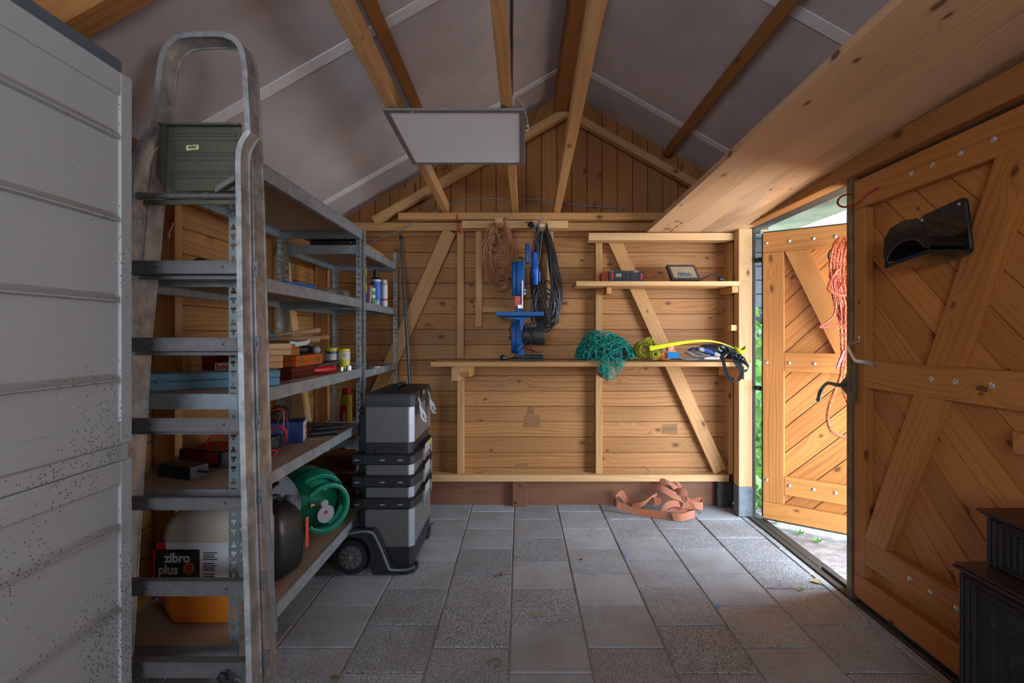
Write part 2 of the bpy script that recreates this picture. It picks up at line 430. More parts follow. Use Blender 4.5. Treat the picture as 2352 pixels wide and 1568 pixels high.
# left wall
mb=MB(); z=.015
while z<1.98:
    mb.box(-1.487,-1.467,Y0,YB,z,z+.1088,'y',bev=.003); z+=.1113
mb.box(-1.51,-1.485,Y0,YB,0,2.0,m=1,bev=0)
struct(mb.build('wall_left',[M['wall'],M['darkstrip']],loc=(-1.47,0,0)))
# right wall : boards in front of the doors (towards the camera), strip above the lintel, corner at the back
mb=MB(); z=0.0
while z<1.93:      # a window opening behind the camera
    if z>1.0: mb.box(1.57,1.59,Y0,-1.2,z+.001,z+.1103,'y',bev=.003); mb.box(1.57,1.59,-.5,1.28,z+.001,z+.1103,'y',bev=.003)
    else: mb.box(1.57,1.59,Y0,1.28,z+.001,z+.1103,'y',bev=.003)
    z+=.1113
mb.box(1.59,1.61,Y0,1.28,0,1.1,m=1,bev=0); mb.box(1.59,1.61,Y0,-1.2,1.1,1.95,m=1,bev=0); mb.box(1.59,1.61,-.5,1.28,1.1,1.95,m=1,bev=0)
z=2.03
while z<2.40:
    mb.box(1.70,1.72,Y0,YB,z+.001,z+.1103,'y',bev=.003); z+=.1113
mb.box(1.57,1.72,3.50,YB,2.03,2.3,bev=0); mb.box(1.72,1.74,Y0,YB,2.0,2.42,m=1,bev=0)
mb.box(1.545,1.575,3.43,YB,0,2.03,'z')
struct(mb.build('wall_right',[M['wall'],M['darkstrip']],loc=(1.57,0,0)))
# rear wall behind the camera, its window opening added for fill light
mb=MB()
mb.box(-1.5,-1.1,Y0-.05,Y0,0,2.05,'z',bev=0); mb.box(.0,1.75,Y0-.05,Y0,0,2.05,'z',bev=0); mb.box(-1.1,.0,Y0-.05,Y0,0,1.2,bev=0); mb.box(-1.1,.0,Y0-.05,Y0,1.9,2.05,bev=0)
mb.prism([V(-1.5,Y0,2.05),V(1.75,Y0,2.05),V(1.75,Y0,2.2),V(XR,Y0,ZR),V(-1.5,Y0,1.96)],(0,-.05,0),(1,0,0))
struct(mb.build('wall_rear',M['wall'],loc=(0,Y0,0)))
# roof
mb=MB(); sl=math.atan(RS)
for sgn in(-1,1):
    xo=XR+sgn*2.15
    pts=[V(XR,Y0-.1,ZR),V(xo,Y0-.1,zroof(xo)),V(xo,Y0-.1,zroof(xo)+.04),V(XR,Y0-.1,ZR+.04)]
    mb.prism(pts,(0,YB+.2-Y0,0))
struct(mb.build('ceiling',M['roof'],loc=(0,0,0)))
# pale tape strips over the joints of the roof panels
def strip(d,sgn,w=.062,x0=None,x1=None):
    xa=XR+sgn*.03 if x0 is None else x0; xb=XR+sgn*(1.85 if sgn<0 else 1.25) if x1 is None else x1
    up=V(sgn*RS,0,1).normalized(); 
    a=V(xa,d,zroof(xa))-up*.0025; b=V(xb,d,zroof(xb))-up*.0025
    m_=MB(); m_.timber(a,b,w,.003,side=(0,1,0),bev=0); trim(m_,M['tape'])
for d in(3.225,2.02,.82): strip(d,-1); strip(d,1)
# wall framing on the back wall
def tb(mat,*a,**k):
    m_=MB(); m_.box(*a,**k); return trim(m_,mat)
tb(M['pale'],-1.40,1.47,3.52,YB,.185,.232)                                  # sill plate
tb(M['timber'],-.448,-.402,3.55,YB-.001,.232,1.955,g='z')
tb(M['timber'],.535,.583,3.55,YB-.001,.232,1.92,g='z')
tb(M['timber'],-1.462,-1.378,3.555,YB-.001,.232,1.955,g='z')
tb(M['timber'],1.474,1.508,3.54,YB-.001,.232,1.93,g='z')
tb(M['beam'],1.512,1.545,3.46,YB-.001,.05,1.93,g='z')
tb(M['timber'],-.319,-.273,3.56,YB-.001,1.275,1.955,g='z')
tb(M['timber'],-.272,-.04,3.565,YB-.001,1.378,1.42)
tb(M['timber'],.188,.236,3.56,YB-.001,1.27,1.955,g='z')
tb(M['timber'],-.85,1.25,3.48,3.60,2.02,2.068)                                # rail under the joists
tb(M['timber'],-1.46,1.25,3.55,YB-.001,1.957,2.015)
tb(M['pale'],-.408,.335,3.493,3.548,1.963,2.017)                             # peg rail
tb(M['pale'],.468,1.462,3.42,3.535,1.865,1.915)                              # rail carrying the loft board
for a,b in(((-.503,3.575,1.955),(-1.27,3.575,.245)),((.668,3.575,1.90),(1.425,3.575,.245))):
    m_=MB(); m_.timber(a,b,.095,.03,side=(1,0,0)); trim(m_,M['timber'])
# brown base board and dark blocks below the sill
tb(M['plinth'],-1.46,1.50,3.585,YB-.002,0.0,.183,bev=.001)
m_=MB(); m_.box(-.056,.048,3.545,3.583,0,.183,bev=.004); m_.lathe([(.009,0),(.009,.004),(.004,.007)],(.005,3.543,.15),(0,-1,0),8,m=1); m_.lathe([(.009,0),(.009,.004),(.004,.007)],(-.03,3.543,.03),(0,-1,0),8,m=1)
trim(m_,[M['plinth'],M['steel_dark']])
m_=MB(); m_.box(1.39,1.50,3.53,3.583,0,.183,bev=.004); trim(m_,[M['steel_dark']])
# left wall framing
for y in(.9,2.0,2.80): tb(M['timber'],-1.466,-1.38,y,y+.045,0.0,1.86,g='z')
tb(M['beam'],-1.466,-1.385,Y0,YB-.08,1.862,1.925,g='y')
m_=MB(); m_.timber((-1.425,2.90,1.85),(-1.425,3.45,.10),.085,.08,side=(0,1,0)); trim(m_,M['pale'])
# door posts, lintel
m_=MB(); m_.box(1.464,1.555,3.35,3.43,.20,1.93,'z',bev=.003); trim(m_,M['pale'])
m_=MB(); m_.box(1.462,1.557,3.348,3.43,0,.20,'z',bev=.004); trim(m_,M['shoe'])
m_=MB(); m_.box(1.557,1.578,3.35,3.43,0,1.93,'z',bev=.002); trim(m_,M['darkstrip'])
m_=MB(); m_.box(1.49,1.565,Y0,3.45,1.935,2.03,'y',bev=.003); trim(m_,M['beam'])
m_=MB()
for a_,b_ in((-1.2,-1.16),(-.54,-.5)): m_.box(1.575,1.60,a_,b_,1.14,1.90,'z')
m_.box(1.575,1.60,-1.2,-.5,1.10,1.14,'y'); m_.box(1.575,1.60,-1.2,-.5,1.90,1.935,'y'); struct(m_.build('window_1',M['timber']))
m_=MB()
for a_ in(-1.1,-.57,-.04): m_.box(a_,a_+.04,Y0-.03,Y0,1.23,1.87,'z')
m_.box(-1.1,.0,Y0-.03,Y0,1.2,1.23,'x'); m_.box(-1.1,.0,Y0-.03,Y0,1.87,1.9,'x'); struct(m_.build('window_fill',M['timber']))  # unseen rear window, added to let in fill light
m_=MB(); m_.box(1.565,1.60,Y0,3.45,1.935,1.955,'y',bev=.002); m_.box(1.60,1.66,Y0,3.5,1.94,2.03,'y',bev=.002); trim(m_,M['darkstrip'])
tb(M['pale'],1.42,1.462,3.37,3.43,1.245,1.285,g='x')
# threshold
m_=MB(); m_.box(1.522,1.56,Y0,3.45,-.03,.006,'y',bev=.003); m_.box(1.563,1.60,1.2,2.6,-.03,.018,'y',bev=.003); m_.box(1.563,1.62,2.62,3.42,-.03,.004,'y',bev=.003); trim(m_,M['darkstrip'])
# outside
mb=MB(); mb.box(1.60,6.5,-2,8,-.10,-.03,bev=0); struct(mb.build('ground_outside',M['ground'],loc=(3,3,-.1)))
mb=MB(); mb.box(1.66,2.20,1.0,4.3,2.0,2.02,bev=0); mb.box(2.20,2.235,1.0,4.3,1.95,2.05,'y',m=1)
struct(mb.build('trim_90',[M['soffit'],M['darkstrip']]))['label']='pale green eaves soffit outside the doors'
# ================================================================== ROOF TIMBERS
def zj(d): return 2.07+.048*(3.5-d)
jl=('ceiling joist nearest the left shelving, one end of the light panel on it','middle ceiling joist running under the light cable to the right part of the light panel','rightmost ceiling joist, passing free to the right of the light panel')
for (xf,xn,w,h),lab in zip(((-.545,-.548,.045,.075),(-.059,-.085,.047,.03),(.232,.200,.05,.06)),jl):
    xf+=w/2; xn+=w/2; yn=-1.5; dn=3.56
    xe=xf+(xn-xf)*(dn-yn)/(3.5-1.45)
    m_=MB(); m_.timber((xf,dn,zj(dn)+h/2),(xe,yn,zj(yn)+h/2),w,h,side=(1,0,0),bev=.003)
    o=m_.build('ceiling_joist',M['timber']); tag(o,lab,'beam','ceiling joists')
    if 'nearest the left' in lab:
        m_=MB(); ys=(2.62,2.72,2.86); xs_=[xf+w/2+(xn-xf)*(3.5-q_)/2.05+.0006 for q_ in ys]
        m_.prism([V(xs_[0],2.62,zj(2.62)+.012),V(xs_[1],2.72,zj(2.72)+.010),V(xs_[2],2.86,zj(2.86)+.004),V(xs_[1],2.72,zj(2.72)+.05),V(xs_[0],2.62,zj(2.62)+.055)],(.0008,0,0)); g=m_.build('sticker',plain('sticker_torn',(.45,.47,.55),.5,0,0,70,col2=(.10,.12,.25)),parent=o); g['label']='torn white and blue paper sticker'
m_=MB(); m_.box(.235,.325,Y0,3.45,2.76,2.93,'y',bev=.003); tag(m_.build('ridge_beam',M['beam']),'deep brown ridge beam at the peak of the roof','beam')
m_=MB(); m_.box(.342,.372,Y0,3.45,2.80,2.94,'y',bev=.003); tag(m_.build('ridge_board',M['beam']),'thin board just right of the ridge beam, seen above the right joist','beam')
for x,lab,sg in((-.57,'roof purlin under the left slope beside the left joist',-1),(1.065,'roof purlin under the right slope, alone between two grey panels',1)):
    up=V(sg*RS,0,1).normalized(); c=V(x,0,zroof(x))-up*.047
    m_=MB(); m_.timber(c+V(0,Y0,0),c+V(0,3.52,0),.05,.075,up=up,bev=.003)
    tag(m_.build('roof_purlin',M['beam']),lab,'beam','roof purlins')
m_=MB(); m_.timber((-1.02,3.5,2.012),(.325,3.5,2.772),.06,.055,side=(0,1,0)); tag(m_.build('gable_rafter',M['timber']),'sloping rafter across the gable left of the ridge','beam','gable rafters')
m_=MB(); m_.timber((.372,3.5,2.742),(1.33,3.5,2.205),.06,.05,side=(0,1,0)); tag(m_.build('gable_rafter',M['timber']),'sloping rafter across the gable right of the ridge','beam','gable rafters')
m_=MB(); up=V(-RS,0,1).normalized(); a=V(.2,1.295,zroof(.2))-up*.055; b=V(-1.75,1.295,zroof(-1.75))-up*.055
m_.timber(a,b,.07,.11,side=(0,1,0)); tag(m_.build('cross_rafter',M['beam']),'orange rafter under the roof above the white cabinet, top left corner','beam')
# gusset blocks behind the rafters at the gable
for i,(x0,x1,lab) in enumerate(((.12,.24,'short slanted block at the gable peak left of the ridge beam'),(.43,.50,'short slanted block at the gable peak right of the ridge beam'),(-.83,-.75,'short block behind the left gable rafter'),(1.14,1.22,'short block at the foot of the right roof purlin'))):
    zt=zroof((x0+x1)/2)-.03; m_=MB()
    sgn=-1 if x1<XR else 1
    m_.prism([V(x0-.05*(sgn<0),3.56,zt-.17),V(x1+.05*(sgn>0)-.02*(sgn<0),3.56,zt-.17),V(x1,3.56,zt+(.0)),V(x0+.02,3.56,zt-.02)],(0,.05,0),(0,0,1))
    tag(m_.build('gable_block',M['gable']),lab,'block','gable blocks')
# loft board hanging over the doors
LB=[V(.873-.0,3.46,1.937-.01),V(1.53,3.46,1.925)]
m_=MB(); s_=V(-.054,1,-.073); n_=V(0,.073,1).normalized(); x_=V(1,0,0)
L=2.6; c0=V(.868,3.46,1.921)
wds=[.20,.16,.155,.14]; xx=0
for w_ in wds:
    a=c0+x_*(xx+w_/2); m_.timber(a-s_*L+n_*.016,a+n_*.016,w_-.0006,.032,side=(1,0,0),bev=.0006); xx+=w_
ob=m_.build('loft_board',M['loft']); 
M['ink']=plain('stamp_ink',(.10,.06,.035),.8)
rt=(V(.054,-1,.073)).normalized()
def ink(): return m_.build('stamp',M['ink'],parent=ob)
for (t_,sz,off) in(('CE',.034,(.118,.270)),('e C',.030,(.128,.10))):
    m_=MB(); put_text(m_,t_,sz,c0+x_*off[0]-s_*off[1]-n_*.0004,rt,V(-1,0,0),bold=.0005); pp=ink(); pp['label']='faded ink stamp lettering'
for a_,b0,b1,w_ in((.088,.03,.13,.0025),(.088,.16,.24,.0025),(.152,.03,.26,.0025),(.157,.04,.09,.010),(.157,.13,.17,.010),(.157,.22,.26,.010)):
    m_=MB(); m_.timber(c0+x_*a_-s_*b0-n_*.0003,c0+x_*a_-s_*b1-n_*.0003,w_,.0004,side=(1,0,0),bev=0); ink()
tag(ob,'wide pale glued-board loft platform hanging above the doors','loft board')
# ================================================================== DOORS
def door_leaf(root, B, width, name_bits, bolts, nplank_dir, zt=1.90, lock=False):
    """B(s,t,z): s from the free edge.. along leaf, t depth towards the room, z up"""
    pass
def leaf(name, O, u, n, Wd, z0, z1, s_planks, lines0, brace, bolts, edge_dark, parent_label):
    """O hinge corner, u along leaf from hinge to free edge, n normal into the room"""
    u=Vector(u).normalized(); n=Vector(n).normalized(); Z=V(0,0,1)
    def Q(s,t,z): return Vector(O)+u*s+n*t+Z*z
    root=thing(name,None,None,tuple(Vector(O)))
    root['kind']='structure'
    # diagonal boards (rise towards the free edge), clipped to the leaf
    mb=MB(); pitch=.161; zc=lines0
    k0=int((z0-z1-Wd)/pitch)-2
    import itertools
    def clip(poly, f):
        out=[]
        for i in range(len(poly)):
            a,b=poly[i],poly[(i+1)%len(poly)]; fa,fb=f(a),f(b)
            if fa>=0: out.append(a)
            if (fa>=0)!=(fb>=0):
                t=fa/(fa-fb); out.append((a[0]+(b[0]-a[0])*t,a[1]+(b[1]-a[1])*t))
        return out
    gd=(u+Z).normalized()
    for k in range(-22,22):
        za=zc+k*pitch+.0032; zb=zc+(k+1)*pitch-.0032
        poly=[(0,za),(Wd,za+Wd),(Wd,zb+Wd),(0,zb)]
        for f in(lambda p:p[1]-z0, lambda p:z1-p[1]): poly=clip(poly,f) if poly else poly
        if len(poly)>=3:
            mb.prism([Q(s,0,z) for s,z in poly],-n*.018,gd)
    mb.prism([Q(0,-.0165,z0),Q(Wd,-.0165,z0),Q(Wd,-.0165,z1),Q(0,-.0165,z1)],-n*.012,m=1)
    pl=mb.build('boarding',[M['door'],M['darkstrip']],parent=root,smooth=0)
    def bar(nm,s0,s1,za,zb,g,th=.042):
        m_=MB(); a=Q(s0,0.001,za); c=(Q(s0,.001,za)+Q(s1,th,zb))/2
        if g=='s': m_.frame(c,u,n,Z,abs(s1-s0),th-.001,zb-za,.003)
        else: m_.frame(c,Z,u,n,zb-za,abs(s1-s0),th-.001,.003)
        return m_.build(nm,M['door'],parent=root)
    st0,st1=brace['stile']
    bar('top_rail',0,Wd,z1-.13,z1,'s'); bar('middle_rail',st0,Wd-st1,.985,1.105,'s')
    bar('lower_rail',st0,Wd-st1,.20,.315,'s'); bar('bottom_rail',0,Wd,z0,.135,'s')
    bar('stile',0,st0,.136,z1-.131,'z'); bar('stile',Wd-st1,Wd,.136,z1-.131,'z')
    for (sa,za,sb,zb) in brace['bars']:
        m_=MB(); w=.13
        m_.prism([Q(sa,.001,za),Q(sa+w,.001,za),Q(sb+w,.001,zb),Q(sb,.001,zb)],n*.040,Q(sb,0,zb)-Q(sa,0,za)); m_.build('brace',M['door'],parent=root)
    for s,z in bolts:
        m_=MB(); m_.lathe([(.011,0),(.0105,.003),(.007,.006),(.001,.0075)],Q(s,.0415,z),n,12); m_.build('bolt',M['bolt'],parent=root)
    m_=MB(); m_.frame(Q(Wd/2,-.032,(z0+z1)/2),u,n,Z,Wd+.01,.004,z1-z0+.02,0); m_.frame(Q(-.006,-.005,(z0+z1)/2),Z,u,n,z1-z0,.010,.045,.001); m_.frame(Q(Wd/2,.01,z0-.006),u,n,Z,Wd,.05,.010,.001); m_.frame(Q(Wd/2,.005,z1+.005),u,n,Z,Wd,.04,.008,.001)
    m_.build('edge_strip',M['darkstrip'],parent=root)
    return root,Q
# near leaf, closed (hinges out of sight towards the camera)
Wn=1.0; yfree=2.295
dn,QN=leaf('door_2',(1.57,yfree-Wn,0),(0,1,0),(-1,0,0),Wn,.028,1.92,None,1.57-(2.248-(yfree-Wn))-.0,
  dict(stile=(.10,.075),bars=[(.185,1.79,.46,1.105),(.52,.985,.80,.315)]),
  [(s,1.85) for s in(.05,.32,.44,.56,.66)]+[(s,1.055) for s in(.20,.325,.46,.563)]+[(s,.262) for s in(.2,.33,.455,.565,.665)],None,None)
m_=MB(); m_.box(1.572,1.60,2.296,2.405,.03,1.93,'z',bev=.002); m_.build('rebate_board',M['door'],parent=dn)
m_=MB(); m_.box(1.520,1.532,2.296,2.332,.01,1.94,'z',bev=.003); m_.box(1.532,1.570,2.297,2.303,.01,1.94,'z',bev=.001)
M['brass_old']=metal('aged_metal',(.20,.17,.11),.5,.3,.7); o=m_.build('locking_bar',M['brass_old'],parent=dn); o['label']='aged metal locking bar along the door edge'
M['green_metal']=metal('lock_steel',(.16,.20,.15),.45,.3,.8)
m_=MB(); m_.box(1.512,1.519,2.262,2.292,.91,1.095,'z',bev=.002)
for z in(1.08,1.03,.975,.925): m_.lathe([(.005,0),(.004,.003)],(1.512,2.277,z),(-1,0,0),8)
m_.build('lock_plate',M['green_metal'],parent=dn)
m_=MB(); m_.prism([V(1.512,2.294,1.06),V(1.512,2.315,1.03),V(1.512,2.35,1.005),V(1.512,2.362,.985),V(1.512,2.35,.965),V(1.512,2.318,.94),V(1.512,2.294,.905)],(.008,0,0)); m_.build('lock_cover',M['brass_old'],parent=dn)
m_=MB(); hp=smoothpath([V(1.510,2.33,.985),V(1.475,2.33,.985),V(1.460,2.345,.990),V(1.458,2.375,.988),V(1.458,2.41,.965),V(1.458,2.435,.935),V(1.458,2.445,.905)],5)
m_.tube(hp,[.009]*8+[.008]*(len(hp)-16)+[.009]*8,10); m_.ball((1.458,2.446,.902),.011,8); m_.build('door_handle',M['green_metal'],parent=dn)
m_=MB(); m_.box(1.526,1.55,2.301,2.306,1.16,1.25,'z'); m_.build('striker_plate',M['bolt'],parent=dn)
m_=MB(); m_.box(1.50,1.529,1.47,1.525,.86,.925,'x'); m_.build('wooden_block',M['door'],parent=dn)
# angled pull handle of bent flat steel
M['pull']=metal('pull_steel',(.62,.60,.52),.35,.15)
r=thing('pull_handle','bent flat steel pull handle screwed on slantwise beside the closed door edge','handle',(1.52,2.2,1.09))
m_=MB(); path=[V(1.528,2.262,1.205),V(1.526,2.256,1.180),V(1.488,2.27,1.172),V(1.484,2.268,1.165),V(1.482,2.22,1.112),V(1.484,2.21,1.104),V(1.510,2.175,1.10),V(1.5265,2.160,1.092),V(1.5268,2.140,1.078)]
m_.ribbon(path,[V(.004,.018,-.018)]*2+[V(.006,.020,-.014)]*5+[V(.004,-.014,-.020)]*2,.005); m_.build('bar',M['pull'],parent=r)
for p in((1.5235,2.259,1.197),(1.5235,2.150,1.085)):
    m_=MB(); m_.lathe([(.004,0),(.003,.002)],p,(-1,0,0),8); m_.build('screw',M['steel_dark'],parent=r)
# far leaf, swung open outwards
u=V(.378,-.27,0).normalized(); nn=V(-.27,-.378,0).normalized()
df,QF=leaf('door_1',(1.60,3.285,0),u,nn,.95,.03,1.88,None,1.587-.124-.0,
  dict(stile=(.124,.11),bars=[(.128,1.748,.40,1.105),(.475,.985,.70,.315)]),
  [(.022,1.812),(.152,1.812),(.285,1.812),(.40,1.812),(.56,1.812)]+[(.022,1.04),(.152,1.04),(.29,1.04),(.42,1.04)]+[(.022,.28),(.152,.265),(.285,.265),(.40,.265)],None,None)
m_=MB()
for z in(1.70,.85): m_.box(1.575,1.60,3.30,3.36,z,z+.03,'y')
m_.build('hinge',M['steel_dark'],parent=df)
# ================================================================== WHITE CABINET
def speckled():
    m,t,b=newmat('cabinet_plastic'); tc=N(t,'ShaderNodeTexCoord'); ob=tc.outputs['Object']
    v=N(t,'ShaderNodeTexVoronoi'); v.inputs['Scale'].default_value=150; t.links.new(ob,v.inputs['Vector'])
    sc=N(t,'ShaderNodeSeparateColor'); t.links.new(v.outputs['Color'],sc.inputs[0]); sp=N(t,'ShaderNodeSeparateXYZ'); t.links.new(ob,sp.inputs[0])
    big=noise(t,ob,3.2,2); dens=math_n(t,'ADD',math_n(t,'MULTIPLY',ramp(t,sp.outputs[2],1.0,.1,0,.5),1),math_n(t,'MULTIPLY',ramp(t,big,.47,.62),.40))
    edge=ramp(t,sp.outputs[1],-.45,.3,.25,1.3); dens=math_n(t,'ADD',.025,math_n(t,'MULTIPLY',dens,edge))
    dot=math_n(t,'MULTIPLY',math_n(t,'LESS_THAN',sc.outputs[0],dens),math_n(t,'LESS_THAN',v.outputs['Distance'],.30))
    n=noise(t,ob,5,4); c=mixc(t,ramp(t,n,.35,.7,0,.35),(.40,.41,.395),(.33,.325,.305)); c=mixc(t,math_n(t,'MULTIPLY',dot,.85),c,(.07,.06,.05))
    t.links.new(c,b.inputs['Base Color']); b.inputs['Roughness'].default_value=.42; return m
M['cab']=speckled(); M['lid']=plain('lid_grey',(.10,.12,.145),.5,0,.1,10)
XC=-.97; yf=1.252; yn=.50
cab=thing('storage_cabinet','tall white plastic storage cabinet with grey lid and dark speckled side, at the left edge','cabinet',(-1.2,.876,0))
mb=MB()
mb.box(-1.43,XC-.006,yn,yf,.0,.912,'z',bev=.006); mb.box(-1.43,XC-.006,yn,yf-.008,.912,.953,'z',bev=.001); mb.box(-1.43,XC-.006,yn,yf,.953,1.857,'z',bev=.006)
# raised border frames round the two side panels
def cabpanel(z0,z1,zz0,zz1):
    yi=1.2145
    mb.box(XC-.01,XC,yi,yf-.001,zz0,zz1,'z',bev=.003); mb.box(XC-.01,XC,yn,yi-.0005,z1,zz1-.0004,'y',bev=.003); mb.box(XC-.01,XC,yn,yi-.0005,zz0+.0004,z0,'y',bev=.003)
cabpanel(1.010,1.800,.953,1.857); cabpanel(.10,.857,.03,.912)
mb.box(XC-.008,XC-.002,yn,1.206,.915,.950,'y',bev=.001)
mb.build('body',M['cab'],parent=cab)
for z in(1.70,1.50,1.306,1.115,.757,.562,.362,.18):
    m_=MB(); pts=[(XC-.0065,z-.010),(XC+.0055,z-.006),(XC+.006,z-.003),(XC-.0065,z+.013)]
    yi=1.2135; ringa=[V(x,yn,zz) for x,zz in pts]; ringb=[V(x,yi-.014,zz) for x,zz in pts]; ringc=[V(XC-.006,yi,z-.006+.002*k) for k in range(4)]
    m_.loft([ringa,ringb,ringc]); m_.build('side_rib',M['cab'],parent=cab)
m_=MB(); m_.box(-1.43,XC-.018,yn,yf-.006,1.859,1.900,'y',bev=.006); m_.build('lid',M['lid'],parent=cab)
# ================================================================== STEP LADDER
M['alu']=metal('ladder_alu',(.50,.50,.48),.46,.45,.6); M['alu2']=metal('ladder_step',(.20,.185,.175),.45,.25,.6); M['plate']=metal('ladder_plate',(.13,.125,.085),.42,.25,.6)
M['blackp']=plain('black_plastic',(.018,.018,.019),.42,0,.3,40); M['sticker']=plain('yellow_sticker',(.55,.50,.22),.6)
def dl(py): return 1.47-(py-75)*(1.47-1.33)/(1769-75)
lad=thing('step_ladder','folded aluminium step ladder with paint stains leaning on the shelf rack beside the white cabinet','ladder',(-.86,1.40,0))
def LP(px,py,o=0): 
    d=dl(py); q=P(px,py,d); q.y+=o
    return V(q.x,d+o,q.z)
hoop=[LP(232,1765),LP(262,1500),LP(306,780),LP(325,600),LP(341,420),LP(352,310),LP(366,180)]+smoothpath([LP(368,160),LP(378,118),LP(405,88),LP(440,80)],4)[:-1]+[LP(440,80),LP(490,79),LP(512,80)]+smoothpath([LP(512,80),LP(540,92),LP(556,118),LP(563,160)],4)[1:]+[LP(566,220),LP(571,310),LP(577,460),LP(585,780),LP(593,1160),LP(601,1500),LP(606,1765)]
mb=MB(); mb.sweep(hoop,.0125,.060,(0,1,0)); mb.v=[p+V(0,.03,0) for p in mb.v]
mb.sweep([p+V(.0,-.001,0) for p in hoop],.016,.006,(0,1,0)); mb.sweep([p+V(.0,.060,0) for p in hoop],.016,.006,(0,1,0))
o=mb.build('hoop_frame',M['alu'],parent=lad)
def leg(pts):
    m_=MB(); q=[LP(x,y,-.062) for x,y in pts]; m_.sweep(q,.009,.045,(0,1,0)); m_.v=[p+V(0,.022,0) for p in m_.v]; m_.sweep(q,.020,.007,(0,1,0)); return m_.build('side_rail',M['alu'],parent=lad)
# perspective: front rails stand about 6 cm nearer, so they are placed by their own depth
def LF(px,py):
    d=dl(py)-.062; return V((px-CX)*d/F,d,H-(py-CY)*d/F)
for pts in(((573,300),(564,312),(553,332),(548,365),(549,460),(552,700),(558,1000),(563,1200),(572,1500),(578,1800)),
           ((345,296),(334,312),(318,340),(308,380),(300,460),(280,700),(258,1000),(238,1300),(215,1800))):
    q=[LF(*p) for p in pts]; q=smoothpath(q[:6],4)+q[6:]
    m_=MB(); m_.sweep([p+V(0,.022,0) for p in q],.009,.045,(0,1,0)); m_.sweep(q,.015,.006,(0,1,0)); m_.sweep([p+V(0,.046,0) for p in q],.015,.006,(0,1,0))
    m_.lathe([(.006,0),(.006,.001),(.0035,.0012)],LF(*pts[4])+V(.001,-.004,0),(0,-1,0),10); rr=m_.build('side_rail',M['alu'],parent=lad)
for i,(y0,y1,yb,pr) in enumerate(((598,627,645,550),(775,805,818,553),(960,990,996,557),(1143,1168,1176,562),(1335,1368,1372,567),(1521,1556,1560,572))):
    yc=(y0+y1)/2; d=dl(yc)-.050; xl=(290-i*9-CX)*d/F; xr=(pr-CX)*d/F; zt=H-(y0-CY)*d/F; zb=H-(y1-CY)*d/F
    m_=MB(); ti=math.tan(math.radians(9)); L_=.034
    m_.prism([V(xl,d,zt),V(xl,d+L_,zt-L_*ti),V(xl,d+L_,zt-L_*ti-.003),V(xl,d+.003,zt-.004),V(xl,d+.003,zb+.001),V(xl,d+.010,zb-.001),V(xl,d+.010,zb-.003),V(xl,d,zb-.001)],(xr-xl,0,0))
    m_.prism([V(xl,d+L_,zt-L_*ti),V(xl,d+L_,zb-.014),V(xl,d+L_-.006,zb-.014),V(xl,d+L_-.006,zb-.011),V(xl,d+L_-.003,zb-.011),V(xl,d+L_-.003,zt-L_*ti)],(xr-xl,0,0))
    for k in range(2): m_.box(xl,xr,d-.0012,d,zt-.003-k*.004,zt-.0015-k*.004,'x',bev=.0005)
    for fx in(.25,.85): m_.lathe([(.0035,0),(.003,.0012)],(xl+(xr-xl)*fx,d-.0002,(zt+zb)/2),(0,-1,0),8,m=1)
    m_.build('tread',[M['alu2'],M['steel_dark']],parent=lad)
    m_=MB(); xx=(583+i*3.4-CX)*(d+.05)/F; m_.box(xr+.004,xr+.030,d+.040,d+.046,zb-.005,zt+.004,'z',bev=.001); m_.lathe([(.006,0),(.004,.004)],(xr+.020,d+.040,(zt+zb)/2),(0,-1,0),10); m_.build('bracket',M['alu2'],parent=lad)
# folded-up platform with ribs
d=dl(360)-.03; a=lambda px,py:V((px-CX)*d/F,d,H-(py-CY)*d/F)
m_=MB(); m_.prism([a(376,289),a(553,290),a(553,438),a(398,438),a(364,408)],(0,.004,0)); m_.prism([a(372,287),a(556,287),a(556,292),a(372,292)],(0,-.018,0)); m_.prism([a(376,288),a(388,292),a(383,436),a(366,405)],(0,-.014,0))
for py in(306,312,322,350,356,367,394,400,408): m_.box(a(396,py).x,a(545,py).x,d-.0022,d,a(0,py).z-.0016,a(0,py).z+.0016,'x',bev=.001)
pl=m_.build('platform',M['plate'],parent=lad)
m_=MB(); m_.prism([a(429,335)-V(0,.003,0),a(458,333)-V(0,.003,0),a(459,344.5)-V(0,.003,0),a(430,347)-V(0,.003,0)],(0,-.0008,0)); put_text(m_,'9707',.0115,a(444.2,340)-V(0,.0042,0),(1,0,.07),(0,0,1),m=1,bold=.0003)
st=m_.build('sticker',[M['sticker'],M['blackp']],parent=pl); st['label']='yellow sticker reading 9707'
d=dl(450)-.045; a=lambda px,py:V((px-CX)*d/F,d,H-(py-CY)*d/F)
m_=MB(); m_.tube([a(282,450),a(548,450)],.0085,12)
for px in(325,388,475): m_.tube([a(px-7,450),a(px+7,450)],.0105,12)
m_.build('cross_tube',M['alu2'],parent=lad)
m_=MB(); m_.timber(a(330,465),a(545,465),.006,.014,side=(0,1,0)); m_.build('cross_bar',M['plate'],parent=lad)
m_=MB(); m_.ribbon([a(540,408),a(520,420),a(495,436)],[V(0,0,.016)]*3,.004); m_.build('hook_strap',M['alu2'],parent=lad)
m_=MB(); m_.timber(LF(577,1100)+V(.004,.054,0),LF(603,1478)+V(.008,.050,0),.003,.016,side=(0,1,0)); m_.build('spreader_bar',M['alu2'],parent=lad)
m_=MB(); q=LF(520,1545); m_.timber(q+V(0,-.012,0),LF(556,1575)+V(0,-.012,0),.006,.022,side=(0,1,0)); m_.lathe([(.013,0),(.012,.008),(.006,.010)],q+V(0,-.014,0),(0,-1,0),12); m_.build('latch',M['blackp'],parent=lad)
